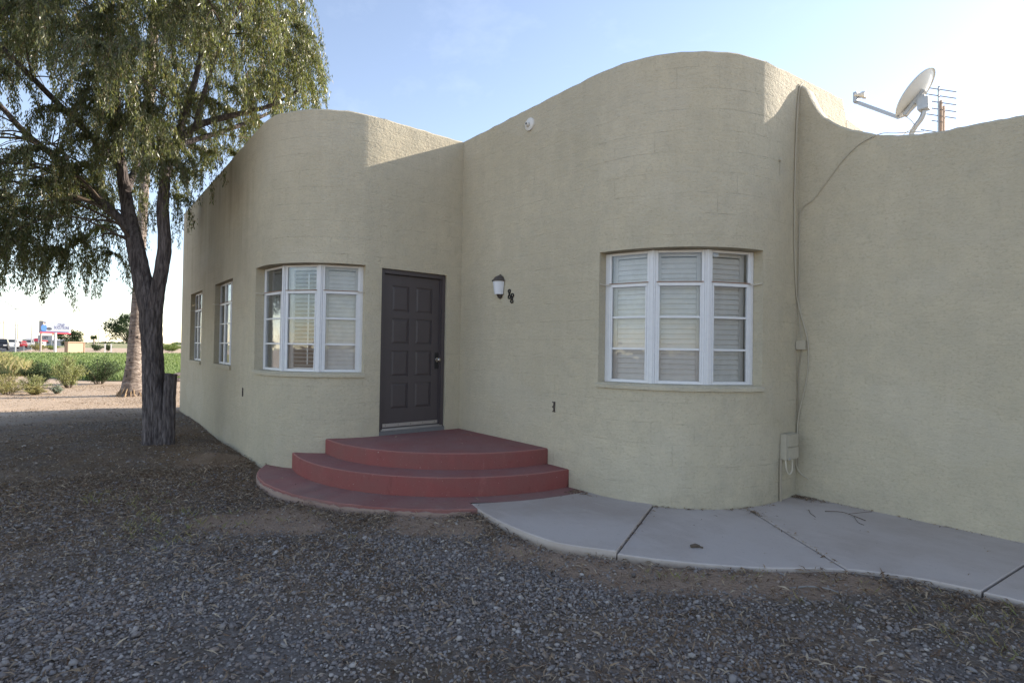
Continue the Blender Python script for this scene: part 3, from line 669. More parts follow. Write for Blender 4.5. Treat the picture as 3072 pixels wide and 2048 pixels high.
quarter(2.58, -0.16, 0.012, M['redbase'], 'base_slab', lbl='worn red base slab with bare concrete rim', rd=0.012, jit=0.006)
rim = MB(); rr_ = random.Random(8)
for j in range(91):
    a_ = R(-112+104*j/90 if j < 90 else -8); a_ = R(-112+81*j/90); top_ = -0.008-abs(rr_.gauss(0, 0.008)); o_ = rr_.uniform(0.0, 0.007)-0.11*min(1, max(0, (-88-math.degrees(a_))/21))**2
    rim.v += [((2.587+o_)*math.cos(a_), (2.587+o_)*math.sin(a_), -0.16), ((2.587+o_)*math.cos(a_), (2.587+o_)*math.sin(a_), top_), ((2.572+min(o_, 0))*math.cos(a_), (2.572+min(o_, 0))*math.sin(a_), top_+0.003)]
for j in range(90): rim.f += [(j*3, j*3+3, j*3+4, j*3+1), (j*3+1, j*3+4, j*3+5, j*3+2)]
rim.build('rim', M['rimcon'], steps, smooth=50)
quarter(2.16, -0.02, 0.205, M['red'], 'step')
quarter(1.82, 0.10, 0.380, M['red'], 'landing', rd=0.02)

# ------------------------------------------------------------------ concrete walk
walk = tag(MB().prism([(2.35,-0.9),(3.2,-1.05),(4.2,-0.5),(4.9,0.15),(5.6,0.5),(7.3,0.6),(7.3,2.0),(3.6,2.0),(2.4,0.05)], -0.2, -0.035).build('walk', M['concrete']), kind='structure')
outer = [(2.066,-1.222),(2.26,-1.275),(2.60,-1.325),(2.937,-1.334),(3.20,-1.315),(3.408,-1.255),(3.741,-1.045),(4.026,-0.86),(4.30,-0.635),(4.528,-0.41),(4.809,-0.06),(5.14,0.185),(5.474,0.305),(5.80,0.36),(6.3,0.40),(7.4,0.42)]
def catmull(pts, n):
    out = []
    for i in range(len(pts)-1):
        p0, p1, p2, p3 = pts[max(i-1,0)], pts[i], pts[i+1], pts[min(i+2, len(pts)-1)]
        for k_ in range(n):
            t = k_/n; out.append(tuple(0.5*((2*p1[c])+(-p0[c]+p2[c])*t+(2*p0[c]-5*p1[c]+4*p2[c]-p3[c])*t*t+(-p0[c]+3*p1[c]-3*p2[c]+p3[c])*t**3) for c in range(len(p1))))
    return out+[pts[-1]]
oc = catmull(outer, 5)
def cut(line, a, b):
    """fraction of the outer polyline nearest to the crossing with the line a-b"""
    best = None
    for i in range(len(line)-1):
        p, q = line[i], line[i+1]; d = (q[0]-p[0], q[1]-p[1]); e = (b[0]-a[0], b[1]-a[1]); den = d[0]*e[1]-d[1]*e[0]
        if abs(den) < 1e-9: continue
        t = ((a[0]-p[0])*e[1]-(a[1]-p[1])*e[0])/den; s_ = ((a[0]-p[0])*d[1]-(a[1]-p[1])*d[0])/den
        if -1e-6 <= t <= 1 and 0 < s_ < 2: best = i+t
    return best
joints = [((3.16,0.13),(3.675,-0.963)), ((3.70,0.886),(4.801,0.066)), ((5.70,1.79),(5.553,0.35))]
def at_f(line, f): i = min(int(f), len(line)-2); t = f-i; return (line[i][0]+(line[i+1][0]-line[i][0])*t, line[i][1]+(line[i+1][1]-line[i][1])*t)
cuts = [0]+[cut(oc, a, (b[0]+(b[0]-a[0])*0.3, b[1]+(b[1]-a[1])*0.3)) for a, b in joints]+[len(oc)-1]
wallarc = lambda d0, d1, n: [(C1[0]+(R1-0.03)*math.cos(R(d0+(d1-d0)*i/n)), C1[1]+(R1-0.03)*math.sin(R(d0+(d1-d0)*i/n))) for i in range(n+1)]
basearc = [(2.40*math.cos(R(d)), 2.40*math.sin(R(d))) for d in (-30.6, -25, -19, -13, -7, 0.5)]
angJ = [math.degrees(math.atan2(a[1]-C1[1], a[0]-C1[0])) for a, b in joints[:2]]
inner = [list(reversed(basearc[1:-1]))*0+[(2.42,0.03)]+wallarc(-88, angJ[0], 8), wallarc(angJ[0], angJ[1], 12), wallarc(angJ[1], 0, 6)+[(AS-0.03,R1+0.1),(AS-0.03,BR+0.03),(5.70,BR+0.03)], [(5.70,BR+0.03),(7.4,BR+0.03)]]
def shrink(poly, g):
    """inset a polygon a little so that the joints open"""
    c = []
    n = len(poly)
    for i in range(n):
        a, p, b = Vector(poly[i-1]).to_2d(), Vector(poly[i]).to_2d(), Vector(poly[(i+1) % n]).to_2d()
        d1 = (p-a); d2 = (b-p)
        if d1.length < 1e-6 or d2.length < 1e-6: continue
        n1 = Vector((-d1.y, d1.x)).normalized(); n2 = Vector((-d2.y, d2.x)).normalized(); m_ = (n1+n2)
        if m_.length < 1e-3: continue
        m_.normalize(); c.append(tuple(p+m_*g/max(0.4, m_.dot(n1))))
    return c
for i in range(4):
    f0, f1 = cuts[i], cuts[i+1]
    mid_ = [oc[k_] for k_ in range(int(f0)+1, int(f1)+1) if f0+0.15 < k_ < f1-0.15]
    op = [at_f(oc, f0)]+mid_+[at_f(oc, f1)]
    if i == 0: poly = basearc[:-1][::-1]*0 + op + list(reversed(inner[i])) + list(reversed(basearc[:-1]))
    else: poly = op+list(reversed(inner[i]))
    poly = shrink(poly, 0.006 if i else 0.004)
    jz = [0.017, -0.003, 0.002, -0.002][i]
    mb = MB(); n = len(poly); rd = 0.007; pin = shrink(poly, rd)
    if len(pin) != n: pin = poly
    for p, q in zip(poly, pin):
        mb.v += [(p[0], p[1], -0.15), (p[0], p[1], jz-rd), (q[0], q[1], jz)]
    for j in range(n):
        j2 = (j+1) % n
        for l in range(2): mb.f.append((j*3+l, j2*3+l, j2*3+l+1, j*3+l+1))
    mb.f.append(tuple(j*3+2 for j in range(n)))
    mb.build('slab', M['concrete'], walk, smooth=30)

# ------------------------------------------------------------------ wall lamp, numbers, round cover
lp = thing('wall_lamp', (0.905, 0, 2.27), 'white half-lantern wall lamp with a dark cap beside the house number', 'lamp')
MB().prism([(-0.052,-0.012),(0.052,-0.012),(0.052,-0.001),(-0.052,-0.001)], -0.10, 0.09).prism([(-0.036,-0.0121),(0.036,-0.0121),(0.036,-0.001),(-0.036,-0.001)], -0.125, -0.10).build('back_plate', M['brownm'], lp, bevel=0.003)
def half(prof_, name, mat, sm=40):
    mb = MB(); n = 12
    for (r_, z, dpt) in prof_:
        for k_ in range(n+1):
            a = math.pi+math.pi*k_/n; mb.v.append((r_*math.cos(a), -0.012+dpt*math.sin(a), z))
    for i in range(len(prof_)-1):
        for k_ in range(n): mb.f.append((i*(n+1)+k_, i*(n+1)+k_+1, (i+1)*(n+1)+k_+1, (i+1)*(n+1)+k_))
    return mb.build(name, mat, lp, smooth=sm)
half([(0.0,-0.085,0.0),(0.060,-0.085,0.078),(0.078,0.078,0.105),(0.0,0.078,0.0)], 'lamp_shade', M['shade'])
half([(0.0,0.077,0.0),(0.088,0.078,0.118),(0.088,0.092,0.118),(0.080,0.096,0.105),(0.062,0.130,0.078),(0.034,0.152,0.04),(0.012,0.160,0.014),(0.010,0.170,0.012),(0.0,0.172,0.0)], 'cap', M['brownm'], 25)
half([(0.0,-0.086,0.0),(0.038,-0.087,0.050),(0.030,-0.115,0.036),(0.014,-0.135,0.018),(0.0,-0.142,0.0)], 'tail_piece', M['brownm'])
hn = thing('house_number', (1.11, 0, 2.15), 'black metal house number 88 beside the wall lamp', 'house number')
def eight(cx, cz, h, tilt, kite):
    pts = []
    for k_ in range(33):
        t = 2*math.pi*k_/32; z = math.cos(t)*h/2; x = math.sin(2*t)*h*(0.17 if z > 0 else 0.20)
        if z > 0 and kite: x = x*1.15+0.006*(1-abs(z-h*0.25)/(h*0.25))
        ct, st2 = math.cos(tilt), math.sin(tilt); pts.append((cx+x*ct-z*st2, -0.009, cz+x*st2+z*ct))
    return MB().tube(pts, 0.0075, 6, cap=False)
eight(-0.022, 0.028, 0.112, 0.03, False).build('digit', M['black'], hn, smooth=60)
eight(0.032, -0.026, 0.112, -0.10, True).build('digit', M['black'], hn, smooth=60)
rc = thing('light_socket_cover', (1.43, 0, 4.19), 'white round socket cover high on the lamp wall', 'light fixture')
MB().lathe([(0.0,-0.026),(0.066,-0.026),(0.076,-0.019),(0.079,-0.001)], (0,0,0), 28, 'y').build('cover_plate', M['plastic'], rc, smooth=40)
MB().lathe([(0.0,-0.062),(0.026,-0.062),(0.028,-0.055),(0.028,-0.030)], (-0.005,0,-0.004), 16, 'y').build('socket', M['plastic'], rc, smooth=40)
MB().lathe([(0.0,-0.0635),(0.014,-0.0632),(0.014,-0.060)], (-0.005,0,-0.004), 12, 'y').build('socket_hole', M['black'], rc)
def bracket(loc, rz, label):
    t = thing('wall_bracket', loc, label, 'bracket', 'rusty brackets low on the walls', rz)
    MB().box(0.029, 0.0325, -0.014, 0.0, -0.060, 0.060).build('flange', M['brownm'], t)
    for cz in (0.028, -0.028):
        MB().tube([(0.0+0.018*math.cos(a), -0.007, cz+0.026*math.sin(a)) for a in np.linspace(1.9, -1.7, 9)], 0.006, 6).build('hook', M['brownm'], t)
bracket((1.90, 0, 0.858), 0, 'small rusty bracket low on the wall between steps and bay window')
bracket((-1.93, BL, 0.838), 0, 'small rusty bracket low on the tree side of the rounded corner')

# ------------------------------------------------------------------ cables and boxes in the right hand corner
bx = thing('junction_box', (AS+0.052, BR, 1.585), 'small beige junction box in the right wall corner', 'junction box')
MB().box(-0.045, 0.045, -0.04, -0.002, -0.045, 0.045).build('box_body', M['beige'], bx, bevel=0.004)
MB().box(-0.048, 0.048, -0.047, -0.0405, -0.048, 0.050).build('box_lid', M['beige'], bx, bevel=0.003)
tb = thing('telephone_box', (AS, 1.50, 0.42), 'beige telephone box with vented lid low in the corner', 'utility box')
MB().box(0.002, 0.075, -0.115, 0.115, 0.0, 0.26).build('box_body', M['beige'], tb, bevel=0.008)
MB().box(0.0755, 0.092, -0.108, 0.112, 0.005, 0.128).build('lower_lid', M['beige'], tb, bevel=0.006)
MB().box(0.0755, 0.090, -0.108, 0.112, 0.133, 0.255).build('upper_lid', M['beige'], tb, bevel=0.006)
for i in range(4): MB().box(0.0895, 0.093, -0.01, 0.09, 0.165+i*0.018, 0.170+i*0.018).build('vent_rib', M['beige'], tb)
MB().box(0.0905, 0.0945, -0.112, -0.075, 0.005, 0.03).build('cable_gland', M['galv'], tb)
tag(MB().tube([(AS+0.018,1.375,0.43),(AS+0.018,1.372,0.25),(AS+0.017,1.378,-0.01)], 0.013, 10).build('conduit', M['cable'], smooth=60), 'straight conduit running from telephone box down to the walk', 'conduit')
lo = [(AS+0.05,1.41,0.43),(AS+0.06,1.40,0.36),(AS+0.06,1.43,0.30),(AS+0.06,1.48,0.27),(AS+0.06,1.535,0.31),(AS+0.05,1.55,0.42)]
tag(MB().tube(catmull(lo, 5), 0.0065, 6).build('loop_cable', M['palecable'], smooth=60), 'pale cable loop hanging under the telephone box', 'cable')
y_ = BR-0.012
c1p = [(AS+0.02,BR+0.06,4.40),(AS+0.012,BR-0.02,4.32),(AS+0.012,1.69,4.0),(AS+0.012,1.655,3.4),(AS+0.012,1.655,2.7),(AS+0.012,1.70,2.2),(AS+0.02,y_-0.01,2.0),(AS+0.07,y_,1.80),(AS+0.115,y_,1.58),(AS+0.105,y_,1.25),(AS+0.03,y_-0.01,0.85),(AS+0.015,y_-0.02,0.5),(AS+0.014,y_-0.02,0.33),(AS+0.05,y_,0.24),(AS+0.13,y_,0.20)]
tag(MB().tube(catmull(c1p, 6), 0.0068, 6).build('coax_cable', M['beige'], smooth=60), 'pale cable bulging past the junction box down the right wall corner', 'cable')
c2p = [(4.85,BR+0.1,3.57),(4.65,BR+0.05,3.60),(4.53,BR-0.01,3.612),(4.358,y_,3.565),(4.22,y_,3.455),(4.119,y_,3.335),(4.02,y_,3.21),(3.928,y_,3.10),(3.83,y_,3.04),(3.80,y_,2.9),(3.795,y_,2.2),(3.80,y_,1.9),(3.826,y_,1.63)]
tag(MB().tube(catmull(c2p, 5), 0.0042, 6).build('slanted_cable', M['beige'], smooth=60), 'thin cable slanting across the right wall from its parapet', 'cable')
tag(MB().tube(catmull([(3.826,y_,1.545),(3.815,y_,1.45),(3.80,y_,1.30),(3.797,y_,0.9),(3.797,y_,0.42),(3.80,y_,0.25)], 4), 0.006, 6).build('lower_cable', M['cable'], smooth=60), 'painted cable from junction box down the right wall corner', 'cable')
tag(MB().lathe([(0.0,0.02),(0.018,0.018),(0.020,0.0)], (AS,1.33,3.46), 10, 'x').tube([(AS+0.006,1.33,3.46),(AS+0.006,1.33,3.3)], 0.003, 5).build('wire_clip', M['beige'], smooth=50), 'round wire clip with a short wire high on the bay return', 'clip')

# ------------------------------------------------------------------ satellite dish and aerial on the roof
dish = thing('satellite_dish', (4.68, 2.15, 3.13), 'grey satellite dish on a bent mast behind the right parapet', 'satellite dish')
ms = [(0,0,0),(0,0,0.40),(0.0,0,0.53),(0.03,0,0.60),(0.075,0,0.66),(0.098,0,0.72),(0.10,0,0.80)]
MB().tube(catmull(ms, 4), 0.024, 12).build('mast', M['galv'], dish, smooth=60)
MB().box(-0.10, 0.10, -0.07, 0.07, 0.0, 0.012).build('foot_plate', M['galv'], dish)
DN = (RT*-0.47+FW*0.55+Vector((0,0,0.58))).normalized()      # where the dish looks
DC = Vector((0.02, 0.0, 0.935)); du = Vector((0,0,1)); dv_ = DN.cross(du).normalized(); du = dv_.cross(DN).normalized()
mb = MB(); n = 40; rings = [0.0, 0.2, 0.4, 0.6, 0.8, 0.96, 1.0, 1.03]
for side in (0, 1):
    for q in rings:
        for k_ in range(n):
            a = 2*math.pi*k_/n; rr_ = 0.222*q; x = rr_*math.cos(a)*0.96; y = rr_*math.sin(a)*1.05; dpt = 0.045*(q*q-1) + (0.0 if q <= 1.0 else -0.012) - (0.006 if side else 0)
            mb.v.append(tuple(DC+dv_*x+du*y+DN*dpt))
k_n = len(rings)
for side in (0, 1):
    b0 = side*k_n*n
    for i in range(k_n-1):
        for k_ in range(n):
            q = (b0+i*n+k_, b0+i*n+(k_+1) % n, b0+(i+1)*n+(k_+1) % n, b0+(i+1)*n+k_); mb.f.append(q if not side else tuple(reversed(q)))
for k_ in range(n): mb.f.append(((k_n-1)*n+k_, (k_n-1)*n+(k_+1) % n, 2*k_n*n-n+(k_+1) % n, 2*k_n*n-n+k_))
mb.build('reflector', M['dish'], dish, smooth=60)
bk = DC-DN*0.062
def beam(pa, pb, wa, wb, upv):
    pa, pb = Vector(pa), Vector(pb); t = (pb-pa).normalized(); s_ = t.cross(upv).normalized(); v = s_.cross(t)
    return MB().quadbox([pa-s_*wa-v*wb, pa+s_*wa-v*wb, pa+s_*wa+v*wb, pa-s_*wa+v*wb, pb-s_*wa-v*wb, pb+s_*wa-v*wb, pb+s_*wa+v*wb, pb-s_*wa+v*wb])
beam(bk+du*0.05, bk-du*0.20, 0.036, 0.018, DN).build('bracket_spine', M['galv'], dish, bevel=0.004)
beam(bk-du*0.02-DN*0.01, Vector((0.10,0,0.80)), 0.04, 0.045, Vector((0,0,1))).build('mount', M['galv'], dish, bevel=0.006)
MB().box(0.055, 0.145, -0.05, 0.05, 0.74, 0.86).build('clamp', M['galv'], dish, bevel=0.006)
armA = DC-du*0.235-DN*0.03; armB = DC+DN*0.45-du*0.25
beam(armA, armB, 0.012, 0.016, Vector((0,0,1))).build('arm', M['galv'], dish)
hb = armB+Vector((0,0,0.05)); aim = (DC-hb).normalized()
beam(hb-Vector((0,0,0.06)), hb+Vector((0,0,0.05)), 0.028, 0.02, aim).build('feed_bracket', M['galv'], dish, bevel=0.004)
for off in (-0.03, 0.03):
    pa = hb+dv_*off+Vector((0,0,0.015)); MB().tube([pa, pa+aim*0.06, pa+aim*0.062, pa+aim*0.10], [0.017,0.017,0.028,0.030], 12).build('feed_horn', M['plastic'], dish, smooth=40)
MB().tube(catmull([armA-Vector((0,0,0.01)), armA+Vector((0.05,0.02,0.0)), (0.03,-0.03,0.60), (-0.06,-0.05,0.52), (-0.03,-0.03,0.35), (-0.1,-0.1,0.02)], 5), 0.004, 5).build('lead', M['palecable'], dish)
an = thing('tv_aerial', (4.378, 4.5, 3.13), 'comb-shaped television aerial on a wooden post behind the dish', 'aerial')
MB().box(-0.02, 0.014, -0.022, 0.022, 0, 1.68).box(0.022, 0.042, -0.02, 0.02, 0, 1.60).build('post', M['wood'], an)
MB().tube([(-0.015,-0.04,1.0),(-0.015,-0.04,1.86)], 0.011, 8).build('mast', M['aerial'], an)
ah = RT.copy(); ah.z = 0; ah.normalize(); ah = (ah*0.99+Vector((0,0,-0.13))).normalized()
for i, z in enumerate((1.82,1.735,1.65,1.56,1.475,1.26,1.15,0.93)):
    L_ = 0.23; c = Vector((-0.015,-0.045,z)); MB().tube([c-ah*L_, c+ah*L_], 0.007, 5).build('rod', M['aerial'], an)
for i, z in enumerate((1.40,1.21,1.09,1.03,0.97)): c = Vector((-0.015,-0.045,z)); MB().tube([c-ah*0.09, c+ah*0.09], 0.0065, 5).build('short_rod', M['aerial'], an)
MB().tube([(-0.015,-0.05,1.84),(-0.015,-0.05,0.9)], 0.01, 6).build('boom', M['galv'], an)

def vnoise(x, y, s, seed):
    r2 = np.random.default_rng(seed); g = r2.random((64, 64)); u = x*s % 64; v = y*s % 64
    i = u.astype(int) % 64; j = v.astype(int) % 64; a = u-np.floor(u); b = v-np.floor(v); a = a*a*(3-2*a); b = b*b*(3-2*b); i2 = (i+1) % 64; j2 = (j+1) % 64
    return (g[i,j]*(1-a)+g[i2,j]*a)*(1-b)+(g[i,j2]*(1-a)+g[i2,j2]*a)*b
def bark_tube(pts, rad, n, name, parent, amp=0.016, flare=None, seed=3):
    """a stem with furrowed bark as real relief: ridges run along it, split and join"""
    q = catmull([tuple(p)+(r_,) for p, r_ in zip(pts, rad)], 6); pts = [Vector(p[:3]) for p in q]; rad = [p[3] for p in q]
    t0 = (pts[1]-pts[0]).normalized(); x = t0.cross(Vector((0, 1, 0))).normalized(); V = []; ln = 0.0
    for i, p in enumerate(pts):
        t = (pts[min(i+1, len(pts)-1)]-pts[max(i-1, 0)]).normalized(); x = (x-t*x.dot(t)).normalized(); y = t.cross(x)
        if i: ln += (p-pts[i-1]).length
        k_ = np.arange(n); u = k_/n*64; rid = vnoise(u*0.5, np.full(n, ln*5.0), 1.0, seed) if False else vnoise(u, np.full(n, ln*7.0), 1.0, seed)
        rid = np.abs(rid*2-1); low = vnoise(k_/n*64*0.125, np.full(n, ln*1.6), 1.0, seed+1) if n % 8 == 0 else 0.5
        rr = rad[i]+amp*(rid-0.45)+rad[i]*0.10*(np.sin(k_/n*6.283*3+ln*1.3+seed)*0.5+np.sin(k_/n*6.283*2-ln*2.1)*0.5)
        if flare is not None: rr = rr+flare*math.exp(-max(0, ln-0.12)/0.16)*(0.45+0.55*np.sin(k_/n*6.283*5+seed))
        a = k_/n*2*math.pi; c = np.cos(a)[:, None]*np.array(x)[None]+np.sin(a)[:, None]*np.array(y)[None]
        V.append(np.array(p)[None]+c*rr[:, None])
    V = np.array(V); m_ = len(pts); idx = np.arange(m_*n).reshape(m_, n); nx = np.roll(idx, -1, 1)
    F = np.stack([idx[:-1], nx[:-1], nx[1:], idx[1:]], -1).reshape(-1, 4)
    o = np_mesh(name, V, F, M['bark'], parent, smooth=True)
    return o
# ------------------------------------------------------------------ willow-like tree by the side wall
EH = Vector((RT.x, RT.y, 0)).normalized(); DH = Vector((FW.x, FW.y, 0)).normalized(); ZU = Vector((0,0,1))
TB = Vector((-3.34, -3.20, float(gz(-3.34, -3.20))))
tree = thing('tree', TB, 'leaning forked tree with drooping narrow leaves beside the house wall', 'tree')
L3 = lambda e, d, z: EH*e+DH*d+ZU*(z-TB.z)
def limb_path(pts, n=5):
    c = catmull([tuple(L3(p[0], p[1], p[2]))+(p[3],) for p in pts], n); return [Vector(q[:3]) for q in c], [q[3]*0.92 for q in c]
TR = [(0.0,0,-0.15,0.21),(0.0,0,0.0,0.185),(-0.015,0,0.25,0.170),(-0.05,0,0.77,0.155),(-0.10,0,1.42,0.150),(-0.135,0,1.80,0.165),(-0.135,0,2.0,0.165)]
LIMBS = [
 [(-0.14,0,1.75,0.13),(-0.20,0,2.15,0.138),(-0.28,0,2.46,0.130),(-0.39,0,2.98,0.120),(-0.52,0.05,3.37,0.108),(-0.64,0.1,3.83,0.09),(-0.75,0.1,4.48,0.072),(-0.82,0.1,5.33,0.052),(-0.84,0,6.24,0.035),(-0.8,0,7.3,0.015)],
 [(-0.11,0,1.75,0.12),(-0.03,-0.02,2.25,0.100),(0.06,-0.05,2.70,0.096),(0.085,-0.05,2.99,0.094),(0.04,-0.05,3.5,0.088),(0.055,-0.05,3.77,0.084),(0.08,-0.05,4.17,0.076),(0.27,-0.1,4.46,0.062),(0.52,-0.1,4.74,0.05),(1.04,0,4.97,0.038),(1.57,0.1,5.17,0.026),(2.0,0.2,5.5,0.012)],
 [(0.07,-0.05,3.95,0.06),(0.16,0.0,4.5,0.056),(0.26,0.1,5.08,0.05),(0.39,0.2,5.87,0.04),(0.5,0.2,6.8,0.026),(0.6,0.2,7.7,0.01)],
 [(-0.42,0,3.05,0.07),(-0.62,-0.05,3.36,0.072),(-0.95,-0.1,3.69,0.066),(-1.37,-0.2,4.14,0.055),(-1.83,-0.3,4.53,0.045),(-2.22,-0.4,4.98,0.034),(-2.9,-0.5,5.5,0.015)],
 [(-0.62,0.1,3.78,0.055),(-0.9,0.8,4.6,0.05),(-1.1,1.5,5.4,0.034),(-1.2,2.0,6.2,0.012)],
 [(-0.70,0.1,4.2,0.05),(-1.1,-0.8,4.9,0.042),(-1.4,-1.5,5.5,0.026),(-1.6,-1.9,6.1,0.01)],
 [(0.27,-0.1,4.46,0.045),(0.75,0.9,5.2,0.036),(1.25,1.6,5.9,0.014)],
 [(0.52,-0.1,4.74,0.034),(1.0,-0.5,5.5,0.026),(1.5,-0.7,6.3,0.012)],
 [(-1.37,-0.2,4.14,0.035),(-1.9,0.5,4.5,0.028),(-2.6,0.9,4.9,0.012)],
]
p_, r_ = limb_path(TR, 5); bark_tube(p_, r_, 128, 'trunk', tree, flare=0.035)
nodes = []
for li, lb in enumerate(LIMBS):
    p_, r_ = limb_path(lb, 5)
    if li < 2: bark_tube(p_[::2]+[p_[-1]], r_[::2]+[r_[-1]], 96, 'limb', tree, amp=0.010, seed=7+li)
    else: MB().tube(p_, r_, 12, jit=0.06).build('limb', M['bark'], tree, smooth=60)
    nodes += [(q, rr) for q, rr in zip(p_[8 if li < 2 else 3:], r_[8 if li < 2 else 3:])]
# sawn-off second stem leaning on the trunk
bark_tube([L3(0.17,-0.02,-0.12), L3(0.175,-0.02,0.15), L3(0.19,-0.02,0.6), L3(0.205,-0.02,1.00), L3(0.205,-0.02,1.03)], [0.105,0.092,0.082,0.078,0.076], 96, 'cut_stem', tree, amp=0.011, seed=21)
sawn = MB(); sawn.lathe([(0.0,0.012),(0.03,0.010),(0.074,0.0),(0.078,-0.02)], tuple(L3(0.205,-0.02,1.03)), 24).build('sawn_face', M['twig'], tree, smooth=40)
# crown: clumps on fine branches, each a spray of hanging twigs full of leaves
def zlow(e):
    return float(np.interp(e, [-5, -3.2, -2.4, -1.45, -1.15, -0.75, -0.35, 0.0, 0.35, 0.75, 1.3, 2.6], [2.2, 2.0, 1.85, 1.95, 2.35, 2.75, 3.6, 4.0, 3.45, 3.6, 4.5, 5.0]))
def ztop(e, d): return 8.6-0.16*((e+0.9)**2)-0.25*d*d
tr = random.Random(5); clumps = []
tries = 0
while len(clumps) < 190 and tries < 12000:
    tries += 1
    e = tr.uniform(-4.0, 2.05); d = tr.uniform(-2.3, 2.3)
    if ((e+0.9)/3.2)**2+(d/2.4)**2 > 1: continue
    lo_ = zlow(e)+0.75+tr.random()*0.5; hi_ = ztop(e, d)
    if hi_ < lo_: continue
    z = lo_+(hi_-lo_)*tr.random()**1.0
    # keep the middle of the crown airy
    if abs(e+0.15) < 0.5 and z < 4.9 and tr.random() < 0.75: continue
    p = L3(e, d, z)
    if any((p-c).length < 0.40 for c in clumps): continue
    clumps.append(p)
for (e, d, z) in ((-0.3,-0.6,5.3),(-0.25,-0.9,5.9),(-0.4,-0.5,6.5),(-0.2,-0.7,7.0),(-0.1,-0.4,5.7),(-0.35,-0.8,4.95),(0.55,-0.9,4.05),(0.5,-0.7,4.3),(-0.25,-0.35,4.75),(0.05,-0.5,4.9),(-0.6,-0.5,5.0),(-2.1,-0.6,3.5),(-1.7,-0.4,3.4),(-1.3,-0.2,3.6),(-2.5,-0.3,3.3),(-2.3,0.3,3.2),(-1.9,-0.9,3.1),(-2.7,-0.6,3.05),(-1.55,0.4,3.15),(-2.9,0.1,3.2),(1.9,0.3,5.7),(2.0,-0.1,6.3),(1.75,-0.4,5.4)): clumps.append(L3(e, d, z))
br = MB(); stems = MB(); lv = []
def inside_house(w): return (w.y > BL-0.12 and w.z < H+0.25 and w.x > -7.7)
leafP, leafA, leafN, leafL = [], [], [], []
for c in clumps:
    k_ = tr.choice(sorted(nodes, key=lambda q: (q[0]-c).length + 0.6*max(0, q[0].z-c.z))[:6])
    a = k_[0]; L_ = (c-a).length
    mid1 = a.lerp(c, 0.4)+ZU*tr.uniform(-0.02, 0.22)*L_+Vector((tr.uniform(-1,1), tr.uniform(-1,1), 0))*0.18*L_
    if L_ > 0.08: 
        pp = catmull([tuple(a), tuple(mid1), tuple(c)], 5); br.tube(pp, list(np.linspace(min(k_[1]*0.6, 0.004+0.008*L_), 0.0035, len(pp))), 5)
    out = (c-L3(-0.5, 0, c.z+TB.z)); out.z = 0
    if out.length > 0.01: out.normalize()
    far = c.length
    for s_ in range(tr.randint(14, 19)):
        az = tr.uniform(0, 2*math.pi); dr = (Vector((math.cos(az), math.sin(az), 0))*0.9+out*0.5)
        reach = tr.uniform(0.12, 0.48); ln = tr.uniform(0.45, 1.15)
        pts = [c]; v = (dr*0.8+ZU*tr.uniform(-0.1, 0.7)).normalized(); p = c.copy(); n_ = max(6, int(ln/0.07)); hx = reach
        for i in range(n_):
            t = i/n_
            v = (v*(1-0.28) + (-ZU+dr*0.12+Vector((tr.uniform(-1,1), tr.uniform(-1,1), 0))*0.16)*0.28).normalized()
            p = p+v*(ln/n_)
            w_ = p+TB
            if inside_house(w_): break
            if w_.z < zlow((p).dot(EH))-0.15+tr.uniform(-0.25, 0.35): break
            pts.append(p.copy())
        if len(pts) < 3: continue
        stems.tube(pts[::2] if len(pts) > 4 else pts, 0.0022, 3, cap=False)
        for i in range(1, len(pts)):
            seg = pts[i]-pts[i-1]
            for j in range(11):
                q_ = pts[i-1]+seg*tr.random()+Vector((tr.gauss(0,1), tr.gauss(0,1), tr.gauss(0,0.6)))*0.022; az2 = tr.uniform(0, 2*math.pi)
                dl = (Vector((math.cos(az2), math.sin(az2), 0))*tr.uniform(0.12, 0.6)-ZU*tr.uniform(0.5, 1.1)).normalized()
                leafP.append(q_); leafA.append(dl); leafL.append(tr.uniform(0.03, 0.08)); leafN.append((tr.uniform(-1,1), tr.uniform(-1,1), tr.uniform(-1,1)))
br.build('fine_branches', M['twig'], tree, smooth=60); tag(stems.build('twigs', M['twig'], tree), kind='stuff')
def leaves_mesh(name, P_, A_, N_, L_, wid, mat, parent, bend=0.15):
    P_ = np.array([tuple(p) for p in P_], dtype=float) if not isinstance(P_, np.ndarray) else P_
    A_ = np.array([tuple(p) for p in A_], dtype=float) if not isinstance(A_, np.ndarray) else A_
    N_ = np.array(N_); L_ = np.array(L_)[:, None]
    S_ = np.cross(A_, N_); S_ /= np.linalg.norm(S_, axis=1)[:, None]+1e-9; U_ = np.cross(S_, A_)
    w_ = np.array(wid); w_ = w_[:, None] if w_.ndim else w_
    V = np.stack([P_, P_+A_*L_*0.45+S_*w_*L_+U_*L_*bend*0.4, P_+A_*L_+U_*L_*-bend*0.3, P_+A_*L_*0.45-S_*w_*L_+U_*L_*bend*0.4], 1)
    n = len(P_); F = np.arange(4*n).reshape(n, 4)
    return np_mesh(name, V, F, mat, parent)
tag(leaves_mesh('crown', leafP, leafA, leafN, leafL, 0.115, M['leaf'], tree), kind='stuff')

# ------------------------------------------------------------------ fan palm behind it
PB = Vector((-12.07, -2.89, float(gz(-12.07, -2.89))))
palm = thing('palm_tree', PB, 'tall straight palm trunk standing in the sun behind the forked tree', 'palm tree')
rp = random.Random(3); pp, rad = [], []
for i in range(70):
    z = -0.1+i*0.175; base = 0.112+0.12*math.exp(-max(0, z)/1.7)+0.10*math.exp(-max(0, z)/0.28)
    pp.append((EH.x*0.035*z, EH.y*0.035*z, z)); rad.append(base*(1+(0.03 if i % 2 else -0.02)+rp.uniform(-0.015, 0.015)))
MB().tube(pp, rad, 22, jit=0.03).build('trunk', M['palm'], palm, smooth=70)
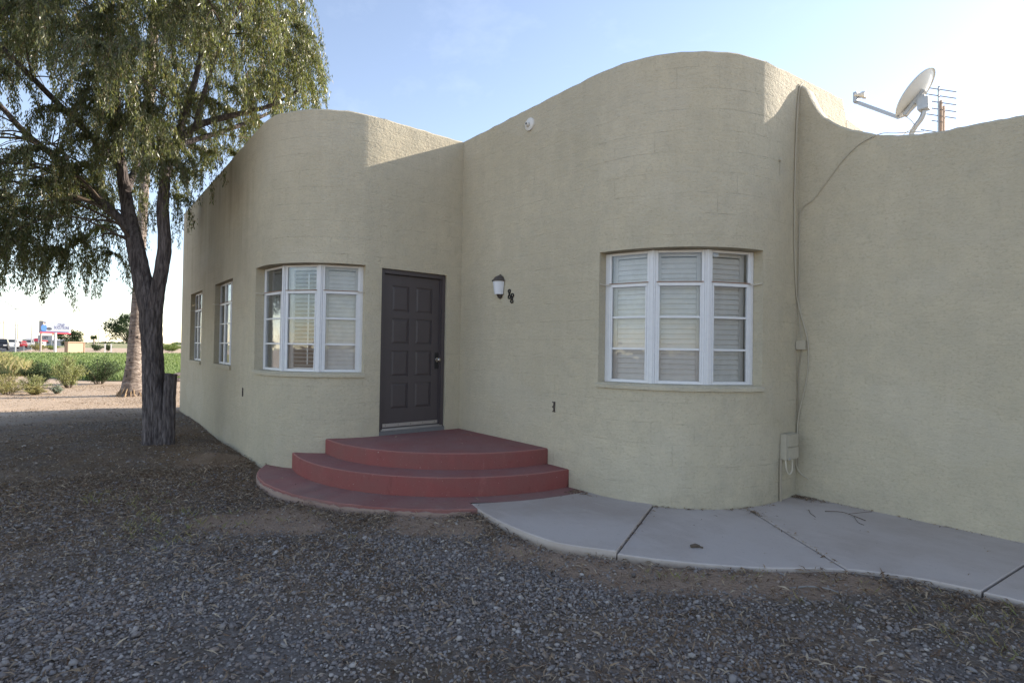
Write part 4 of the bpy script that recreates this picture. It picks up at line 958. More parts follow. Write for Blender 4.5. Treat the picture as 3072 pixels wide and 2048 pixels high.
# old leaf-base notches and root skirt
for i in range(14):
    a = rp.uniform(0, 6.28); z = rp.uniform(0.5, 1.8); r0 = 0.112+0.12*math.exp(-z/1.7)+0.10*math.exp(-z/0.28)
    MB().box(-0.012, 0.012, -0.02, 0.012, -0.035, 0.035).build('notch', M['black'], palm).matrix_basis = Matrix.Translation((math.cos(a)*r0+EH.x*0.035*z, math.sin(a)*r0+EH.y*0.035*z, z)) @ Matrix.Rotation(a-math.pi/2, 4, 'Z')
mb = MB()
for i in range(46):
    a = rp.uniform(0, 6.28); r0 = 0.335; h = rp.uniform(0.08, 0.26)
    mb.tube([(math.cos(a)*(r0-0.10), math.sin(a)*(r0-0.10), h), (math.cos(a)*r0, math.sin(a)*r0, h*0.45), (math.cos(a)*(r0+rp.uniform(0.02, 0.12)), math.sin(a)*(r0+rp.uniform(0.02, 0.12)), -0.02)], [0.016,0.014,0.008], 5)
mb.build('root_skirt', simple('dry_fibre', (0.36,0.25,0.15), 0.95, 0, 0.3, 30), palm)
topz = pp[-1]
mbf = MB()
nb = 17
mbf.tube([(0,0,0),(0.5,0,0.10),(0.95,0,0.06)], [0.022,0.016,0.012], 5)
for k_ in range(nb):
    a = R(-105+210*k_/(nb-1)); L_ = 0.95*(1-0.2*abs(k_-(nb-1)/2)/nb); b = len(mbf.v)
    c0 = Vector((0.95,0,0.06)); dd = Vector((math.cos(a), math.sin(a), 0.05)); s_ = Vector((-math.sin(a), math.cos(a), 0))
    mbf.v += [tuple(c0), tuple(c0+dd*L_*0.55+s_*0.045), tuple(c0+dd*L_+ZU*-0.32), tuple(c0+dd*L_*0.55-s_*0.045)]; mbf.f.append((b, b+1, b+2, b+3))
f0 = mbf.build('frond', M['frond'], palm)
for i in range(34):
    o = f0 if i == 0 else f0.copy()
    if i: COL.objects.link(o)
    el = R(rp.uniform(-55, 75)); az = i*2.4+rp.uniform(-0.2, 0.2)
    o.matrix_basis = Matrix.Translation(topz) @ Matrix.Rotation(az, 4, 'Z') @ Matrix.Rotation(-el, 4, 'Y') @ Matrix.Rotation(rp.uniform(-0.4, 0.4), 4, 'X')

# ------------------------------------------------------------------ gravel, leaf litter
HOUSE_POLY = np.array([(-7.6,1.2),(-7.6,BL-0.0)]+[(C2[0]+R2*math.cos(R(d)), C2[1]+R2*math.sin(R(d))) for d in range(-90, 1, 10)]+[(0,0)]+[(C1[0]+R1*math.cos(R(d)), C1[1]+R1*math.sin(R(d))) for d in range(-90, 1, 10)]+[(AS,BR),(11,BR),(11,8),(-7.6,8)])
WALK_POLY = np.array(oc+[(7.4,2.0),(3.7,2.0),(2.3,0.2),(2.0,-0.6)])
def inpoly(x, y, P_):
    r_ = np.zeros(len(x), bool); j = len(P_)-1
    for i in range(len(P_)):
        xi, yi = P_[i]; xj, yj = P_[j]
        c = ((yi > y) != (yj > y)) & (x < (xj-xi)*(y-yi)/(yj-yi+1e-12)+xi); r_ ^= c; j = i
    return r_
def free(x, y): return ~(inpoly(x, y, HOUSE_POLY) | inpoly(x, y, WALK_POLY) | ((np.hypot(x, y) < 2.60) & (x > -1.6)))
def fbm(x, y, s, seed): return 0.55*vnoise(x, y, s, seed)+0.3*vnoise(x, y, s*2.1, seed+1)+0.15*vnoise(x, y, s*4.3, seed+2)
DIRT = [(1.22,-2.84,0.42),(0.98,-3.18,0.26),(1.62,-2.62,0.2),(2.12,-1.78,0.30),(2.45,-1.60,0.22),(3.92,-1.17,0.30),(3.42,-1.36,0.20),(4.2,-0.98,0.22),(5.0,-0.10,0.16),(4.78,-0.36,0.20),(3.66,-1.32,0.24),(4.42,-0.80,0.22),(4.62,-0.56,0.20),(3.1,-1.5,0.22),(-1.6,-2.75,0.4)]
def bare(x, y):
    m_ = np.zeros_like(x)
    for (a, b, r_) in DIRT: m_ = np.maximum(m_, np.exp(-(((x-a)**2+(y-b)**2)/(r_*r_))**1.6))
    return m_
def sector(n, r0, r1, half):
    d = np.sqrt(rng.uniform(r0*r0, r1*r1, n)); a = rng.uniform(-half, half, n); f = math.atan2(FW.y, FW.x)
    return CAM.x+d*np.cos(f+a), CAM.y+d*np.sin(f+a), d
def rotmats(n):
    q = rng.normal(size=(n, 4)); q /= np.linalg.norm(q, axis=1)[:, None]; w_, x, y, z = q.T
    return np.stack([np.stack([1-2*(y*y+z*z), 2*(x*y-z*w_), 2*(x*z+y*w_)], 1), np.stack([2*(x*y+z*w_), 1-2*(x*x+z*z), 2*(y*z-x*w_)], 1), np.stack([2*(x*z-y*w_), 2*(y*z+x*w_), 1-2*(x*x+y*y)], 1)], 1)
bm = bmesh.new(); bmesh.ops.create_icosphere(bm, subdivisions=1, radius=1.0); IV = np.array([v.co[:] for v in bm.verts]); IF = np.array([[v.index for v in f.verts] for f in bm.faces]); bm.free()
if len(IV) > 12:
    bm = bmesh.new(); bmesh.ops.create_icosphere(bm, subdivisions=0 if False else 1, radius=1.0); bm.free()
_g = bpy.data.objects['ground'].data; _at = _g.attributes.new('bare', 'FLOAT', 'POINT'); _gv = GV.reshape(-1, 3)
_at.data.foreach_set('value', bare(_gv[:, 0], _gv[:, 1]).astype(np.float32))
def leafiness(x, y):
    """how strongly fallen leaves cover the gravel"""
    t = 1.15*np.exp(-((x+2.6)**2/10+(y+4.0)**2/6)) + 0.75*np.exp(-((np.hypot(x, y)-2.72)/0.22)**2)
    t = t + 0.9*np.exp(-((x+2)**2/6+(y+2.7)**2/0.15))
    dw = np.min(np.hypot(x[:, None]-np.array(oc)[None, ::4, 0], y[:, None]-np.array(oc)[None, ::4, 1]), 1)
    t = t + 0.8*np.exp(-(dw/0.28)**2) + 0.55*np.clip(fbm(x, y, 1.3, 40)*3.2-1.7, 0, 1)
    return np.clip(t, 0, 1.2)
xs, ys, ss = [], [], []
for (r0, r1, n, half, big) in ((1.9, 4.6, 92000, 0.98, 1.0), (4.6, 7.5, 66000, 1.0, 1.05), (7.5, 13, 28000, 0.95, 1.3)):
    x, y, d = sector(n, r0, r1, half); keep = free(x, y)
    dens = 0.35+0.75*np.clip(fbm(x, y, 0.9, 5)*2.6-0.75, 0, 1); lf = leafiness(x, y)
    dens = dens*(1-0.93*bare(x, y))*(1-0.55*np.clip(lf, 0, 1)); keep &= rng.random(n) < dens
    xs.append(x[keep]); ys.append(y[keep]); ss.append(big*np.clip(rng.lognormal(math.log(0.0072), 0.38, keep.sum()), 0.0035, 0.024))
x, y, s_ = map(np.concatenate, (xs, ys, ss)); n = len(x)
# 12-vertex stones
t_ = (1+5**0.5)/2; I12 = np.array([(-1,t_,0),(1,t_,0),(-1,-t_,0),(1,-t_,0),(0,-1,t_),(0,1,t_),(0,-1,-t_),(0,1,-t_),(t_,0,-1),(t_,0,1),(-t_,0,-1),(-t_,0,1)])/math.sqrt(1+t_*t_)
F20 = np.array([(0,11,5),(0,5,1),(0,1,7),(0,7,10),(0,10,11),(1,5,9),(5,11,4),(11,10,2),(10,7,6),(7,1,8),(3,9,4),(3,4,2),(3,2,6),(3,6,8),(3,8,9),(4,9,5),(2,4,11),(6,2,10),(8,6,7),(9,8,1)])
V = I12[None]*rng.uniform(0.72, 1.12, (n, 12, 1))*np.stack([rng.uniform(0.9, 1.45, n), rng.uniform(0.75, 1.1, n), rng.uniform(0.5, 0.85, n)], 1)[:, None]
a = rng.uniform(0, 6.283, n); ti = rng.normal(0, 0.35, n)
c_, sn = np.cos(ti), np.sin(ti); V = np.stack([V[...,0]*c_[:,None]-V[...,2]*sn[:,None], V[...,1], V[...,0]*sn[:,None]+V[...,2]*c_[:,None]], -1)
c_, sn = np.cos(a), np.sin(a); V = np.stack([V[...,0]*c_[:,None]-V[...,1]*sn[:,None], V[...,0]*sn[:,None]+V[...,1]*c_[:,None], V[...,2]], -1)*s_[:, None, None]
V += np.stack([x, y, gz(x, y)+s_*rng.uniform(0.05, 0.75, n)], 1)[:, None]
Fp = (F20[None]+(np.arange(n)*12)[:, None, None]).reshape(-1, 3)
tag(np_mesh('gravel', V, Fp, M['pebble']), 'grey blue gravel stones covering the front yard', 'gravel', kind='stuff')
# fallen narrow leaves
xs, ys = [], []
for (r0, r1, n, half) in ((1.9, 4.6, 90000, 0.98), (4.6, 8, 150000, 1.0), (8, 14, 100000, 0.95)):
    x, y, d = sector(n, r0, r1, half); keep = free(x, y) & (rng.random(n) < 0.09+0.72*leafiness(x, y)*(1-0.85*bare(x, y))*np.where(d < 4.6, 0.75, 1.0)); xs.append(x[keep]); ys.append(y[keep])
n = 60000; x = rng.uniform(-17, -7, n); y = rng.uniform(-9.5, -1.2, n); keep = free(x, y) & (rng.random(n) < 0.12+0.5*np.clip(fbm(x, y, 0.8, 91)*3-1.1, 0, 1)); xs.append(x[keep]); ys.append(y[keep])
x, y = map(np.concatenate, (xs, ys)); n = len(x)
az = rng.uniform(0, 6.283, n); el = rng.normal(0.02, 0.28, n); A_ = np.stack([np.cos(az)*np.cos(el), np.sin(az)*np.cos(el), np.sin(el)], 1)
N_ = np.stack([rng.normal(0, 0.5, n), rng.normal(0, 0.5, n), np.ones(n)], 1)
leaves_mesh('leaf_litter', np.stack([x, y, gz(x, y)+rng.uniform(0.004, 0.022, n)], 1), A_, N_, rng.uniform(0.02, 0.085, n), rng.uniform(0.035, 0.085, n), M['litter'], None, 0.4)
tag(bpy.data.objects['leaf_litter'], 'brown fallen leaves strewn over the gravel and dirt', 'leaf litter', kind='stuff')
# litter blown on to the walk, steps and into the corner
px, py, pz = [], [], []
def strew(n, f):
    for _ in range(n):
        q = f(); px.append(q[0]); py.append(q[1]); pz.append(q[2])
g_ = random.gauss
strew(260, lambda: (AS+abs(g_(0, 0.13))+0.01, BR-abs(g_(0, 0.07))-0.01, 0.004))
strew(120, lambda: (lambda t: (AS+0.1+t, BR-0.01-abs(g_(0, 0.02)), 0.004))(random.random()*3))
strew(110, lambda: (lambda d: (C1[0]+(R1+abs(g_(0, 0.018))+0.004)*math.cos(d), C1[1]+(R1+abs(g_(0, 0.018))+0.004)*math.sin(d), 0.004))(R(random.uniform(-75, -3))))
strew(90, lambda: (lambda t: (3.70+1.1*t+g_(0, 0.012), 0.886-0.82*t+g_(0, 0.012), 0.003))(random.random()))
strew(45, lambda: (3.83+g_(0, 0.05), 0.76+g_(0, 0.04), 0.005))
strew(60, lambda: (lambda t: (3.17+0.5*t+g_(0, 0.008), 0.10-1.06*t+g_(0, 0.008), 0.0))(random.random()))
strew(170, lambda: (2.30+abs(g_(0, 0.12))*0.9, -0.02-abs(g_(0, 0.09)), 0.016))
strew(60, lambda: (-0.75+g_(0, 0.12), -2.22-abs(g_(0, 0.07)), 0.016))
strew(26, lambda: (lambda d, r_: (r_*math.cos(d), r_*math.sin(d), 0.018))(R(random.uniform(-95, -5)), random.uniform(2.2, 2.5)))
strew(26, lambda: (lambda d, r_: (r_*math.cos(d), r_*math.sin(d), 0.383))(R(random.uniform(-88, -3)), random.uniform(0.2, 1.7)))
strew(40, lambda: (random.uniform(3.2, 5.5), random.uniform(-0.6, 1.4), 0.004))
n = len(px); az = rng.uniform(0, 6.283, n); A_ = np.stack([np.cos(az), np.sin(az), rng.normal(0.05, 0.1, n)], 1); N_ = np.stack([rng.normal(0, 0.3, n), rng.normal(0, 0.3, n), np.ones(n)], 1)
leaves_mesh('blown_leaves', np.stack([px, py, pz], 1), A_, N_, rng.uniform(0.012, 0.055, n), rng.uniform(0.06, 0.16, n), M['litter'], None, 0.3)
tag(bpy.data.objects['blown_leaves'], 'small dry leaves blown into corners of the walk and steps', 'leaf litter', kind='stuff')
P_, A_, N_, L_ = [], [], [], []
x, y, d = sector(520, 2.2, 9, 0.9); k_ = free(x, y) & (rng.random(520) < 0.25+leafiness(x, y)); x, y = x[k_], y[k_]; n = len(x); az = rng.uniform(0, 6.283, n); el = rng.normal(0.03, 0.06, n)
leaves_mesh('straws', np.stack([x, y, gz(x, y)+rng.uniform(0.012, 0.028, n)], 1), np.stack([np.cos(az), np.sin(az), el], 1), np.stack([rng.normal(0, 0.3, n), rng.normal(0, 0.3, n), np.ones(n)], 1), rng.uniform(0.12, 0.32, n), rng.uniform(0.010, 0.018, n), M['litter'], None, 0.12)
tag(bpy.data.objects['straws'], 'long thin dry stems lying across the gravel', 'straw', kind='stuff')
def twig(label, pts, rad, sub=()):
    o = MB().tube(catmull(pts, 4), rad, 5); 
    for s_ in sub: o.tube(catmull(s_, 3), rad*0.7, 5)
    return tag(o.build('twig', M['twig'], smooth=60), label, 'twig', 'twigs on the walk')
twig('dark forked twig lying on the walk near the right wall', [(4.22,1.36,0.008),(4.34,1.42,0.02),(4.45,1.40,0.014),(4.56,1.36,0.007)], 0.0032, ([(4.40,1.41,0.018),(4.47,1.50,0.03),(4.55,1.55,0.05)],[(4.45,1.40,0.014),(4.54,1.24,0.008),(4.60,1.20,0.008)]))
twig('thin curved twig lying on the walk by the corner', [(4.10,1.30,0.006),(4.16,1.18,0.012),(4.24,1.10,0.006)], 0.0025)
tag(MB().tube([(3.98,-0.50,0.008),(4.0,-0.47,0.014),(4.03,-0.455,0.012)], [0.012,0.016,0.01], 6, jit=0.2).tube([(4.02,-0.46,0.012),(4.06,-0.46,0.012)], 0.007, 5).build('dry_seed_pod', M['twig']), 'small dry brown pod lying on the middle walk slab', 'pod')
tag(MB().tube(catmull([(4.72,-0.50,-0.055),(4.80,-0.42,-0.035),(4.90,-0.36,-0.03),(4.98,-0.34,-0.05)], 4), [0.006]*13, 6, jit=0.15).build('bleached_stick', simple('bleached_wood', (0.26,0.24,0.22), 0.9, 0, 0.2, 30)), 'bleached grey stick in the gravel below the walk edge', 'stick')

# ------------------------------------------------------------------ field, weeds and bushes beyond the yard
fp = [(-19.2,-2.9),(-20.5,-4.2),(-24,-5.4),(-30,-6.2),(-40,-7.2),(-55,-8.4),(-77,-10.2),(-78,60),(-19.5,45)]
fm_ = MB(); fm_.v = [(p[0], p[1], 0.05) for p in fp]; fm_.f = [tuple(reversed(range(len(fp))))]
tag(fm_.build('field', M['cropsoil']), kind='structure')
FP = np.array(fp)
def crop(n, a0, a1, hgt, wd):
    x = rng.uniform(a1, a0, n); t = (6.36-x); y = -4.22+t*rng.uniform(-0.12, 0.30, n); k_ = inpoly(x, y, FP); x, y = x[k_], y[k_]; n = len(x)
    az = rng.uniform(0, 6.283, n); A_ = np.stack([np.cos(az)*0.35, np.sin(az)*0.35, np.ones(n)], 1); N_ = np.stack([np.cos(az+1.3), np.sin(az+1.3), np.zeros(n)], 1)
    return np.stack([x, y, np.full(n, 0.04)], 1), A_, N_, rng.uniform(0.6, 1.15, n)*hgt, np.full(n, wd)
parts = [crop(26000, -19, -32, 0.26, 0.10), crop(20000, -32, -50, 0.28, 0.17), crop(14000, -50, -78, 0.30, 0.28)]
leaves_mesh('crop', *[np.concatenate([p[i] for p in parts]) for i in range(5)], M['crop'], None, 0.3)
tag(bpy.data.objects['crop'], 'low green crop growing in the field beyond the yard', 'crop', kind='stuff')
def bush(name, loc, w_, h_, n, mat, label, cat='bush', upright=0.6, leaf=(0.04, 0.09), lw=0.14, nst=26, group=None, seed=1):
    t = thing(name, (loc[0], loc[1], float(gz(loc[0], loc[1]))-0.02), label, cat, group); rb = random.Random(seed); st = MB(); P_, A_, N_, L_ = [], [], [], []
    for i in range(nst):
        az = rb.uniform(0, 6.283); sp = rb.random()**0.6; tip = Vector((math.cos(az)*w_*0.5*sp, math.sin(az)*w_*0.5*sp, h_*(1-0.45*sp*sp)*rb.uniform(0.7, 1.05)))
        b0 = Vector((math.cos(az)*0.06*w_, math.sin(az)*0.06*w_, 0)); md = b0.lerp(tip, 0.5)+Vector((0, 0, 0.10*h_))
        c = catmull([tuple(b0), tuple(md), tuple(tip)], 4); st.tube(c, list(np.linspace(0.008, 0.003, len(c))), 4)
        cv = [Vector(q) for q in c]
        for j in range(n//nst):
            f = rb.uniform(0.18, 1.0)*(len(cv)-1.001); k_ = int(f); q_ = cv[k_].lerp(cv[k_+1], f-k_)
            q_ = q_+Vector((rb.gauss(0, 0.05*w_), rb.gauss(0, 0.05*w_), rb.gauss(0, 0.035*h_))); q_.z = max(0.01, q_.z)
            a2 = rb.uniform(0, 6.283); dl = Vector((math.cos(a2)*(1-upright), math.sin(a2)*(1-upright), rb.uniform(0.1, 1.0)*upright+rb.uniform(-0.2, 0.2))).normalized()
            P_.append(q_); A_.append(dl); N_.append((rb.uniform(-1,1), rb.uniform(-1,1), rb.uniform(-1,1))); L_.append(rb.uniform(*leaf))
    st.build('stems', M['twig'], t); tag(leaves_mesh('foliage', P_, A_, N_, L_, lw, mat, t), kind='stuff'); return t
bush('sage_bush', (-16.1,-4.28), 1.0, 1.05, 3200, M['bushpale'], 'pale sage bush with upright tips in front of the field', seed=2, upright=0.75)
bush('dark_bush', (-18.0,-5.05), 1.15, 0.78, 3400, M['bushdark'], 'dark rounded bush to the left of the pale sage bush', seed=3)
bush('grey_green_bush', (-17.7,-3.45), 1.55, 0.95, 4200, M['bushdark'], 'dark grey-green bush between the pale sage bush and the palm', seed=4)
bush('blue_green_tuft', (-13.7,-4.52), 0.34, 0.26, 700, simple('blue_green_leaf', (0.22,0.28,0.20), 0.8, 0, 0.2), 'small blue-green tuft in front of the pale sage bush', 'weed', seed=5, leaf=(0.03, 0.06))
for i, (a, b, w_, h_, mt, lb) in enumerate(((-14.1,-5.55,1.15,0.42,'bushyel','low yellow weed clump at the left edge of the dirt'), (-14.9,-5.05,0.8,0.5,'bushpale','straw-coloured weed clump between dark bush and dirt'), (-15.6,-5.75,1.1,0.5,'bushyel','tawny weed clump at the left picture edge'), (-20.5,-6.35,1.0,0.85,'bushdark','dark weed bush at the left picture edge by the field'), (-13.6,-5.0,0.55,0.24,'bushyel','short dry weed at the front of the weed patch'))):
    bush('weed_clump', (a, b), w_, h_, 1500, M[mt], lb, 'weed', seed=10+i, nst=22, group='weeds between yard and field', lw=0.10)
n = 9000; x = rng.uniform(-55, -24, n); y = -4.22+(6.36-x)*rng.uniform(-0.16, -0.045, n); k_ = ~inpoly(x, y, FP); x, y = x[k_], y[k_]; n = len(x); az = rng.uniform(0, 6.283, n)
leaves_mesh('dry_weeds', np.stack([x, y, np.full(n, 0.0)], 1), np.stack([np.cos(az)*0.5, np.sin(az)*0.5, np.ones(n)], 1), np.stack([np.cos(az+1.3), np.sin(az+1.3), np.zeros(n)], 1), rng.uniform(0.25, 0.75, n), np.full(n, 0.09), M['bushyel'], None, 0.3)
tag(bpy.data.objects['dry_weeds'], 'mass of yellow dry weeds left of the green field', 'weeds', kind='stuff')
# small grass sprigs in the gravel
n = 2600; x, y, d = sector(n, 2.2, 7, 0.9); k_ = free(x, y) & (rng.random(n) < np.clip(fbm(x, y, 1.1, 77)*5-2.9, 0, 1)); x, y = np.repeat(x[k_], 5), np.repeat(y[k_], 5); n = len(x)
x = x+rng.normal(0, 0.02, n); y = y+rng.normal(0, 0.02, n); az = rng.uniform(0, 6.283, n)
leaves_mesh('dry_grass_sprigs', np.stack([x, y, gz(x, y)], 1), np.stack([np.cos(az)*0.8, np.sin(az)*0.8, np.ones(n)], 1), np.stack([np.cos(az+1.3), np.sin(az+1.3), np.zeros(n)], 1), rng.uniform(0.02, 0.07, n), np.full(n, 0.05), M['bushyel'], None, 0.3)
tag(bpy.data.objects['dry_grass_sprigs'], 'tiny dry grass sprigs poking through the gravel', 'dry grass', kind='stuff')
# low woodpile behind the palm, by the corner of the house
for i, (a, b, z, L_, rz, lb) in enumerate(((-17.6,-1.55,0.10,1.3,1.9,'dark log at the bottom of the low heap past the house corner'), (-17.5,-1.35,0.27,1.5,2.2,'dark log slanting on top of the low heap past the house corner'))):
    d = Vector((math.cos(rz), math.sin(rz), 0.05+0.12*i)); c = Vector((a, b, z)); tag(MB().tube([c-d*L_/2, c, c+d*L_/2], 0.07, 8, jit=0.1).build('log', M['bark']), lb, 'log', 'logs past the house corner')

# ------------------------------------------------------------------ road, vehicles, signs and far things
rd = MB(); rd.v = [(-70,-19,0.04),(-70,-10.4,0.04),(-420,-8,0.04),(-420,-17.5,0.04)]; rd.f = [(0,1,2,3)]; tag(rd.build('road', M['asphalt']), kind='structure')
dr = MB(); dr.v = [(-79.5,-30,0.045),(-88,-30,0.045),(-89,90,0.045),(-79.5,90,0.045)]; dr.f = [(0,3,2,1)]; tag(dr.build('dirt_road', simple('pale_dirt_road', (0.60,0.48,0.37), 0.95, 0, 0.1, 0.6)), kind='structure')
bb = thing('billboard', (-98.06,-6.10,0.03), 'billboard with a blue-shirted figure and red band on a white post', 'billboard')
q0 = Vector((-99.45,-7.89,0))-bb.location; q1 = Vector((-104.8,-4.36,0))-bb.location; q0.z = q1.z = 0
ub = (q1-q0).normalized(); Lb = (q1-q0).length; nb_ = Vector((ub.y, -ub.x, 0)); 
if nb_.dot(Vector((1,0,0))) < 0: nb_ = -nb_
o2 = (q0.x, q0.y); u2 = (ub.x, ub.y); n2 = (nb_.x, nb_.y); zb_, zt_ = 2.72, 4.55
MB().obox(o2, u2, n2, 0, Lb, -0.15, 0.0, zb_, zt_).build('board', M['signwhite'], bb)
def pr_(name, a, b, c, d_, mat, off=0.004): return MB().obox(o2, u2, n2, Lb*a, Lb*b, 0.001, off, zb_+(zt_-zb_)*c, zb_+(zt_-zb_)*d_).build(name, mat, bb)
pr_('printed_scene', 0.0, 0.95, 0.18, 1.0, M['signpale'])
pr_('printed_shadow', 0.0, 0.10, 0.18, 1.0, M['signdark'], 0.006)
def blob(name, cx, cz, rx, rz_, mat, off):
    mb = MB(); n = 18
    for k_ in range(n):
        a = 2*math.pi*k_/n; xx = Lb*(cx+rx*math.cos(a)); z = zb_+(zt_-zb_)*(cz+rz_*math.sin(a)); mb.v.append((o2[0]+u2[0]*xx+n2[0]*off, o2[1]+u2[1]*xx+n2[1]*off, z))
    mb.f.append(tuple(range(n))); return mb.build(name, mat, bb)
blob('printed_figure', 0.12, 0.42, 0.09, 0.30, M['signblue'], 0.008); blob('printed_head', 0.125, 0.78, 0.035, 0.11, M['skin'], 0.010); blob('printed_hair', 0.14, 0.86, 0.03, 0.06, M['signdark'], 0.012); blob('printed_tool', 0.28, 0.38, 0.09, 0.12, M['signdark'], 0.009)
pr_('printed_band', 0.0, 1.0, 0.0, 0.10, M['signred'], 0.008); pr_('printed_band', 0.0, 0.93, 0.10, 0.18, M['signnavy'], 0.008)
def btxt(body, cx, cz, size, mat):
    M4 = Matrix.Translation((o2[0]+u2[0]*Lb*cx+n2[0]*0.014, o2[1]+u2[1]*Lb*cx+n2[1]*0.014, zb_+(zt_-zb_)*cz)) @ Matrix((ub, ZU, nb_)).transposed().to_4x4()
    text_mesh('lettering', body, size, mat, bb, M4)
btxt('CPAP', 0.66, 0.72, 0.62, M['signnavy']); btxt('SOLUTIONS', 0.69, 0.50, 0.62, M['signnavy'])
MB().tube([(0,0,0),(0,0,zb_+0.1)], 0.16, 12).build('post', M['postwhite'], bb, smooth=60)
pq = q0+ub*Lb*0.08; MB().tube([(pq.x-nb_.x*0.2, pq.y-nb_.y*0.2, 0),(pq.x-nb_.x*0.2, pq.y-nb_.y*0.2, zb_+0.3)], 0.12, 10).build('rear_post', M['polewood'], bb, smooth=60)
def lamp_post(base, top, arm, label):
    t = thing('street_light', (base[0], base[1], 0.03), label, 'street light', 'street lights along the far road'); a = Vector((arm[0]-base[0], arm[1]-base[1], 0))
    MB().tube([(0,0,0),(0,0,top)], [0.10,0.06], 8).build('pole', M['galv'], t, smooth=60)
    z1 = arm[2]; MB().tube(catmull([(0,0,top-0.05),(a.x*0.5, a.y*0.5, top+(z1-top)*0.62),(a.x*0.85, a.y*0.85, z1),(a.x, a.y, z1)], 4), [0.045]*13, 6).build('arm', M['galv'], t, smooth=60)
    h = a.normalized(); MB().quadbox([(a.x-h.y*0.12+h.x*k1, a.y+h.x*0.12+h.y*k1, z1+k2) if s_ else (a.x+h.y*0.12+h.x*k1, a.y-h.x*0.12+h.y*k1, z1+k2) for k2 in (-0.06, 0.06) for (k1, s_) in ((-0.1,0),(0.5,0),(0.5,1),(-0.1,1))]).build('lamp_head', M['galv'], t)
lamp_post((-95.4,-10.26), 5.9, (-96.5,-11.8,6.95), 'nearer tall street light left of the stop sign')
lamp_post((-116.1,-9.49), 5.5, (-117.6,-11.4,6.9), 'farther street light between stop sign and billboard')
lamp_post((-139.4,-14.95), 4.95, (-140.4,-16.6,5.2), 'farthest street light at the left picture edge')
def utility(base, h, label):
    t = thing('utility_pole', (base[0], base[1], 0.0), label, 'utility pole', 'utility poles along the far road'); MB().tube([(0,0,0),(0,0,h)], [0.10,0.07], 8).build('pole', M['polewood'], t); MB().obox((0,0), (0.63,0.777), (-0.777,0.63), -1.1, 1.1, -0.05, 0.05, h-0.6, h-0.5).build('cross_arm', M['polewood'], t)
utility((-190,-15.5), 6.3, 'distant utility pole right above the stop sign'); utility((-176,-17.3), 6.6, 'distant utility pole behind the nearer street light'); utility((-230,3.0), 6.5, 'distant utility pole right of the far palm')
ss_ = thing('stop_sign', (-95.8,-9.40,0.03), 'red octagonal stop sign by the far road', 'stop sign'); vdir = Vector((CAM.x+95.8, CAM.y+9.4, 0)).normalized(); sd = Vector((-vdir.y, vdir.x, 0))
MB().tube([(0,0,0),(0,0,1.6)], 0.03, 6).build('post', M['galv'], ss_)
def octo(r_, off, name, mat):
    mb = MB()
    for o_ in (off-0.006, off):
        for k_ in range(8):
            a = R(22.5+45*k_); mb.v.append(tuple(sd*r_*math.cos(a)+ZU*(1.22+r_*math.sin(a))+vdir*o_))
    mb.f = [tuple(range(8, 16)), tuple(reversed(range(8)))]+[(i, (i+1) % 8, 8+(i+1) % 8, 8+i) for i in range(8)]; mb.build(name, mat, ss_)
octo(0.37, 0.045, 'sign_rim', M['signwhite']); octo(0.345, 0.053, 'sign_face', M['signred'])
text_mesh('lettering', 'STOP', 0.28, M['signwhite'], ss_, Matrix.Translation(vdir*0.058+ZU*1.22) @ Matrix((sd, ZU, vdir)).transposed().to_4x4())
mo = thing('monument_sign', (-91.2,-3.84,0.03), 'blank tan monument sign with raised frame beyond the field', 'sign'); q0 = Vector((2.0,-0.95,0)); q1 = Vector((-2.1,0.95,0)); um = (q1-q0).normalized(); nm = Vector((um.y, -um.x, 0)); Lm = (q1-q0).length
if nm.x < 0: nm = -nm
om, u_, n_ = (q0.x, q0.y), (um.x, um.y), (nm.x, nm.y)
MB().obox(om, u_, n_, 0.2, Lm-0.2, -0.1, 0.1, 0, 1.40).build('panel', M['paletan'], mo)
for a, b in ((0, 0.2), (Lm-0.2, Lm)): MB().obox(om, u_, n_, a, b, -0.2, 0.2, 0, 1.40).build('pillar', M['tan'], mo)
MB().obox(om, u_, n_, -0.06, Lm+0.06, -0.26, 0.26, 1.401, 1.54).build('coping', M['tan'], mo)
for i, (a, b, lb) in enumerate(((-94.7,-0.34,'left one of two white posts beyond the field'), (-95.1,0.42,'right one of two white posts beyond the field'))):
    t = thing('white_post', (a, b, 0.03), lb, 'post', 'pair of white posts'); MB().box(-0.09, 0.09, -0.09, 0.09, 0, 1.25).build('shaft', M['postwhite'], t, bevel=0.01); MB().box(-0.11, 0.11, -0.11, 0.11, 1.251, 1.31).build('cap', M['postwhite'], t)
sb_ = thing('small_road_sign', (-121,-7.9,0.03), 'small white sign on legs under the billboard', 'sign')
MB().obox((0,0), (0.55,0.83), (0.83,-0.55), -1.2, 1.2, -0.03, 0.03, 1.7, 2.6).build('board', M['signwhite'], sb_); 
for k_ in (-1.1, 1.1): MB().tube([(0.55*k_, 0.83*k_, 0), (0.55*k_, 0.83*k_, 1.7)], 0.04, 6).build('leg', M['galv'], sb_)
text_mesh('lettering', 'UST', 0.6, M['signdark'], sb_, Matrix.Translation((0.83*0.04, -0.55*0.04, 2.15)) @ Matrix((Vector((0.55,0.83,0)), ZU, Vector((0.83,-0.55,0)))).transposed().to_4x4())
